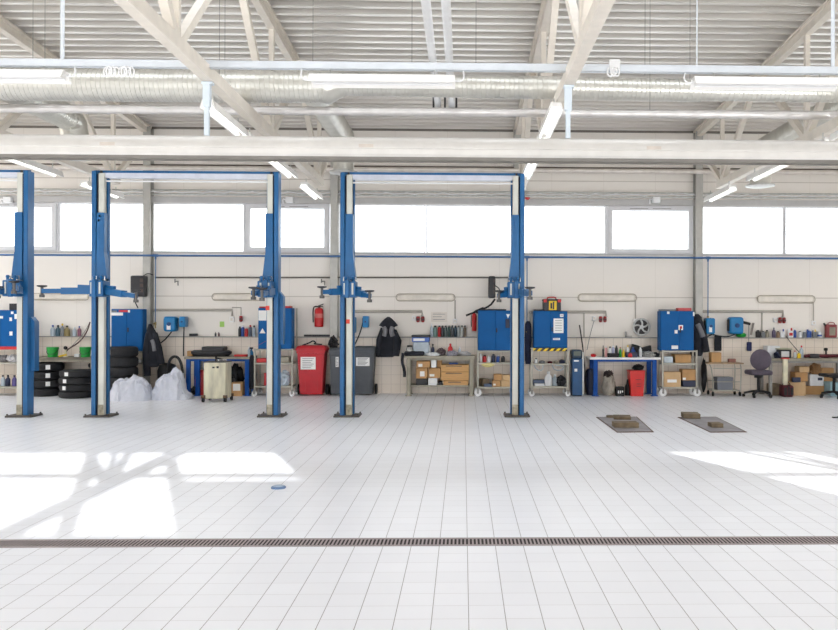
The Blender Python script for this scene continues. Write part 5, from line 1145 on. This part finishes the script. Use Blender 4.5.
# wire cart
t = thing('wire_cart', 'small light wire-framed cart between the right jacket and office chair', 'cart', (X(726, YB), YB+.25, 0))
xa, xb = X(709, YB), X(744, YB); z1 = Z(362.5, YB); part('tray_top', MB().box(xa, xb, YB, YB+.45, z1-.03, z1, .004), mat('tray_wood', (166, 140, 110), .6), t)
g = MB(); x0_, x1_ = X(714, YB), X(741, YB)
for x in (x0_, x1_):
    for y in (YB+.04, YB+.41): g.tube([(x-(.08 if x == x0_ else -.0), y, z1-.03), (x-.03 if x == x0_ else x+.02, y, z1-.15), (x, y, .1)], .011, 6, 1)
for z in (.12, .3): g.cyl((x0_, YB+.04, z), (x1_, YB+.04, z), .009, 6); g.cyl((x0_, YB+.41, z), (x1_, YB+.41, z), .009, 6)
g.box(x0_, x1_, YB+.04, YB+.41, .1, .12); g.cyl((x0_, YB+.04, z1-.12), (x1_, YB+.04, z1-.12), .009, 6)
part('frame', g, CART, t); 
for x in (x0_, x1_):
    for y in (YB+.06, YB+.39): part('wheel', MB().cyl((x-.015, y, .045), (x+.015, y, .045), .045, 12).box(x-.008, x+.008, y-.01, y+.01, .05, .1), BLACK, t)
box(717.5, 377.5, 733, YB+.08, .25, .121, 'grey plastic box inside the wire cart', mat('box_grey', (112, 116, 126), .5), 'grey_box', 'box', tape=False, lid=True)
box(711.5, 352.5, 721.5, YB+.1, .2, z1, 'cardboard box on the wire cart top', CARD)
box(729, 358.8, 736, YB+.1, .1, z1, 'small red and brown tin on the wire cart top', mat('tin_brown', (130, 80, 66), .5), 'small_tin', 'tin', tape=False)
one('black_sack', MB().blob((X(705.3, YB+.2), YB+.3, .42), .05, .1, .34, .25, 3, sub=3, seed=5), BLACK, 'dark cloth bundle hanging left of the wire cart', 'cloth')
# office chairs
def chair(px, Yc, lab, seatpx=(747, 770), full=True, rz=0):
    x = X(px, Yc); t = thing('office_chair', lab, 'chair', (x, Yc, 0)); PL = mat('chair_fabric', (86, 78, 90), .9, 0, .12, 10)
    st = Z(374.5, Yc)
    if full:
        g = MB(); g.box(x-.23, x+.23, Yc-.22, Yc+.22, st-.0, st+.1, .04, seg=3); part('seat', g, PL, t)
        z0, z1 = st+.1, Z(348.5, Yc); g = MB(); cz = (z0+z1)/2
        g.lathe((x, Yc-.18+.05, cz), [(.02, -.035), (.17, -.03), (.225, 0), (.17, .03), (.02, .035)], 24, 'Y'); 
        for v in g.bm.verts: v.co.z = cz+(v.co.z-cz)*(z1-z0)/.45
        part('backrest', g, PL, t); part('back_stem', MB().box(x-.03, x+.03, Yc-.13, Yc-.1, st-.02, cz).box(x-.03, x+.03, Yc-.13, Yc, st-.04, st), BLACK, t)
    part('gas_post', MB().cyl((x, Yc, .1), (x, Yc, st+.0), .03, 12).cyl((x, Yc, st-.06), (x, Yc, st), .09, 12), BLACK, t)
    g = MB()
    for k in range(5):
        a = 2*PI*k/5+.3+rz; e = (x+.29*math.cos(a), Yc+.29*math.sin(a)); g.tube([(x, Yc, .13), (e[0]*.5+x*.5, e[1]*.5+Yc*.5, .11), (e[0], e[1], .075)], .022, 8); part('caster', MB().cyl((e[0]-.022, e[1], .03), (e[0]+.022, e[1], .03), .03, 12), BLACK, t)
    part('star_base', g, BLACK, t)
    if not full: part('seat', MB().box(x-.24, x+.3, Yc-.22, Yc+.22, st-.04, st+.02, .02), BLACK, t)
    return t
chair(758.5, 16.5, 'purple-grey office chair with round backrest turned towards the wall')
chair(834, 16.3, 'dark low office stool base at the right edge', full=False, rz=.5)
# right bench
box(767.5, 346, 780, YB+.25, .25, zB4, 'white box at the left end of the long right bench', WHT, 'white_case', 'box', tape=False)
t = thing('bench_machine', 'dark small machine with pale top on the long right bench', 'machine', (X(785, YB+.2), YB+.25, zB4)); xa, xb, za_, zb_ = R(779, 348, 791.5, 356, YB+.1); za_ = zB4
part('body', MB().box(xa, xb, YB+.1, YB+.35, za_, zb_-.04, .01), DARK, t); part('top_plate', MB().box(xa-.02, xb+.01, YB+.08, YB+.36, zb_-.035, zb_-.01, .006), mat('pale_top', (170, 168, 140), .5), t); part('panel', MB().box(xa+.05, xb-.05, YB+.094, YB+.101, za_+.03, zb_-.07), SIL, t)
lump(774, 352, 779, YB+.1, zB4, .08, NAV, 'dark glove heap at the left of the long right bench', 'glove_pair', 'gloves', .3, 71)
bottle(795, 350.5, 3, YB+.2, zB4, WHT, 'small white bottle right of the bench machine', REDP); bottle(801.5, 345.5, 4, YB+.2, zB4, CLR, 'clear bottle with bright red cap on the long right bench', RED); bottle(799, 353, 3.6, YB+.08, zB4, YEL, 'small yellow pot on the long right bench', YEL, 'can')
t = thing('pipe_wrench', 'long dark red power tool lying on the long right bench', 'tool', (X(820, YB+.15), YB+.15, zB4)); a = X(804.5, YB+.15); b = X(840, YB+.15)
part('tool_body', MB().tube([(a, YB+.15, zB4+.04), (a+.15, YB+.15, zB4+.06), (a+.35, YB+.15, zB4+.045), (b, YB+.15, zB4+.05)], .038, 10, 1), MAR, t); part('grip', MB().box(a+.1, a+.3, YB+.1, YB+.2, zB4+.0, zB4+.09, .01), DARK, t)
xx = X(826, YB+.3); t = thing('hand_drill', 'black upright tool standing on the long right bench', 'tool', (xx, YB+.3, zB4)); part('foot', MB().lathe((xx, YB+.3, zB4), [(.05, 0), (.05, .02), (.02, .05), (.018, .16)], 14), BLACK, t); part('knob', MB().box(xx-.04, xx+.03, YB+.27, YB+.33, zB4+.15, zB4+.21, .012), BLACK, t)
one('wall_hose', MB().tube([V(786, 336, 17.1), V(791, 343, 17.0), V(799, 352, 16.9)], .008, 6, 1), DARK, 'thin dark cable running from the right ledge to the bench', 'cable')
t = thing('wall_lever', 'thin metal stand leg under the long right bench with red top', 'stand', (X(785, YB), YB-.03, 0)); xa, xb, za_, zb_ = R(783, 359, 787.5, 392, YB-.08); part('post', MB().box(xa, xb, YB-.1, YB-.04, 0, zb_, .004), CREAM, t); part('red_cap', MB().box(xa-.03, xb+.03, YB-.11, YB-.03, zb_, zb_+.025, .004), REDP, t)
fl0 = 0
box(789, 382, 806, YB+.12, .35, 0, 'pale cardboard box on the floor right of the dark red bag', CARDL)
box(799, 386, 830, YB+.35, .25, 0, 'long brown box at the back under the right bench', CARD)
box(799.5, 374.5, 810, YB+.2, .12, Z(382, YB+.2), 'small brown box piled under the right bench, left', CARD) if False else None
box(795, 372.5, 808, YB+.2, .25, Z(382, YB+.12, 797)+.003, 'brown box stacked on the pale box under the right bench', CARD)
box(799, 366.5, 809.5, YB+.2, .22, Z(372.5, YB+.2, 801)+.003, 'cardboard box topmost of the stack under the right bench', CARDL, ang=.06)
box(793, 377.5, 801, YB+.0, .08, Z(382, YB+.12, 797)+.003, 'dark blue papers lying on the pale box under the right bench', NAV, 'paper_bundle', 'papers', tape=False)
box(810, 374.5, 824, YB+.33, .3, Z(386, YB+.35, 815)+.003, 'white printed box with blue mark under the right bench', WHT, 'printed_box', 'box', tape=False, label=None)
v = V(820, 379, YB+.33); one('blue_sticker', MB().box(v.x-.05, v.x+.05, YB+.32, YB+.3285, v.z-.03, v.z+.03), NAV, 'small dark blue mark on the white printed box', 'sticker')
lump(809.5, 363.5, 821, YB+.38, Z(374.5, YB+.33, 815)+.003, .08, BRN, 'crumpled brown paper bag on the white printed box', 'paper_bag', 'paper bag', .3, 73)
box(821.5, 368, 834, YB+.4, .2, Z(386, YB+.35, 825)+.003, 'brown box at the right end under the long bench', CARD)
t = thing('duffel_bag', 'dark red and black bag on the floor left of the pale box', 'bag', (X(787, 16.5), 16.55, 0)); xa, xb = X(781.5, 16.5), X(793, 16.5)
hz = Z(385, 16.5, 787); part('bag_body', MB().box(xa, xb, 16.42, 16.66, .0, hz, .05, seg=3), MAR, t); part('side_panel', MB().box(xa+.03, xa+.08, 16.41, 16.43, .04, hz-.05).box(xb-.08, xb-.03, 16.41, 16.43, .04, hz-.05).box((xa+xb)/2-.015, (xa+xb)/2+.015, 16.405, 16.43, .04, hz-.02), BLACK, t); part('handle', MB().tube([(xa+.04, 16.54, hz-.01), (xa+.06, 16.54, hz+.05), (xb-.06, 16.54, hz+.05), (xb-.04, 16.54, hz-.01)], .012, 6, 1), BLACK, t)
box(771, 384, 781, YB+.15, .25, 0, 'brown open box on the floor at the left end under the long bench', WOOD, tape=False)
box(830.5, 382.5, 842, YB+.05, .3, 0, 'pale blue plastic box on the floor at the right edge', mat('pale_teal', (150, 186, 196), .4), 'plastic_box', 'box', tape=False, lid=True)
p = G(836, 418); one('floor_debris', MB().box(p.x-.06, p.x+.12, p.y-.03, p.y+.03, 0, .02, .006), DARK, 'small dark scrap on the floor at the right edge', 'scrap')
# ================================================================== light
w = bpy.data.worlds.new('world'); SC.world = w; w.use_nodes = True
bg = w.node_tree.nodes['Background']; bg.inputs[0].default_value = (.94, .97, 1.0, 1); bg.inputs[1].default_value = 2.6
sd = bpy.data.lights.new('sun', 'SUN'); so = bpy.data.objects.new('sun', sd); COL.objects.link(so)
sd.energy = 9; sd.angle = .006; sd.color = (1, .985, .96)
SUNS = 2.9      # horizontal travel per metre of drop
dv = Vector((-.37*SUNS, .93*SUNS, -1)); so.rotation_euler = dv.to_track_quat('-Z', 'Y').to_euler(); so.location = (6, -12, 9)
SC.view_settings.view_transform = 'Standard'; SC.view_settings.look = 'None'; SC.view_settings.gamma = 1
SC.view_settings.exposure = .68
SC.cycles.max_bounces = 10; SC.cycles.diffuse_bounces = 6
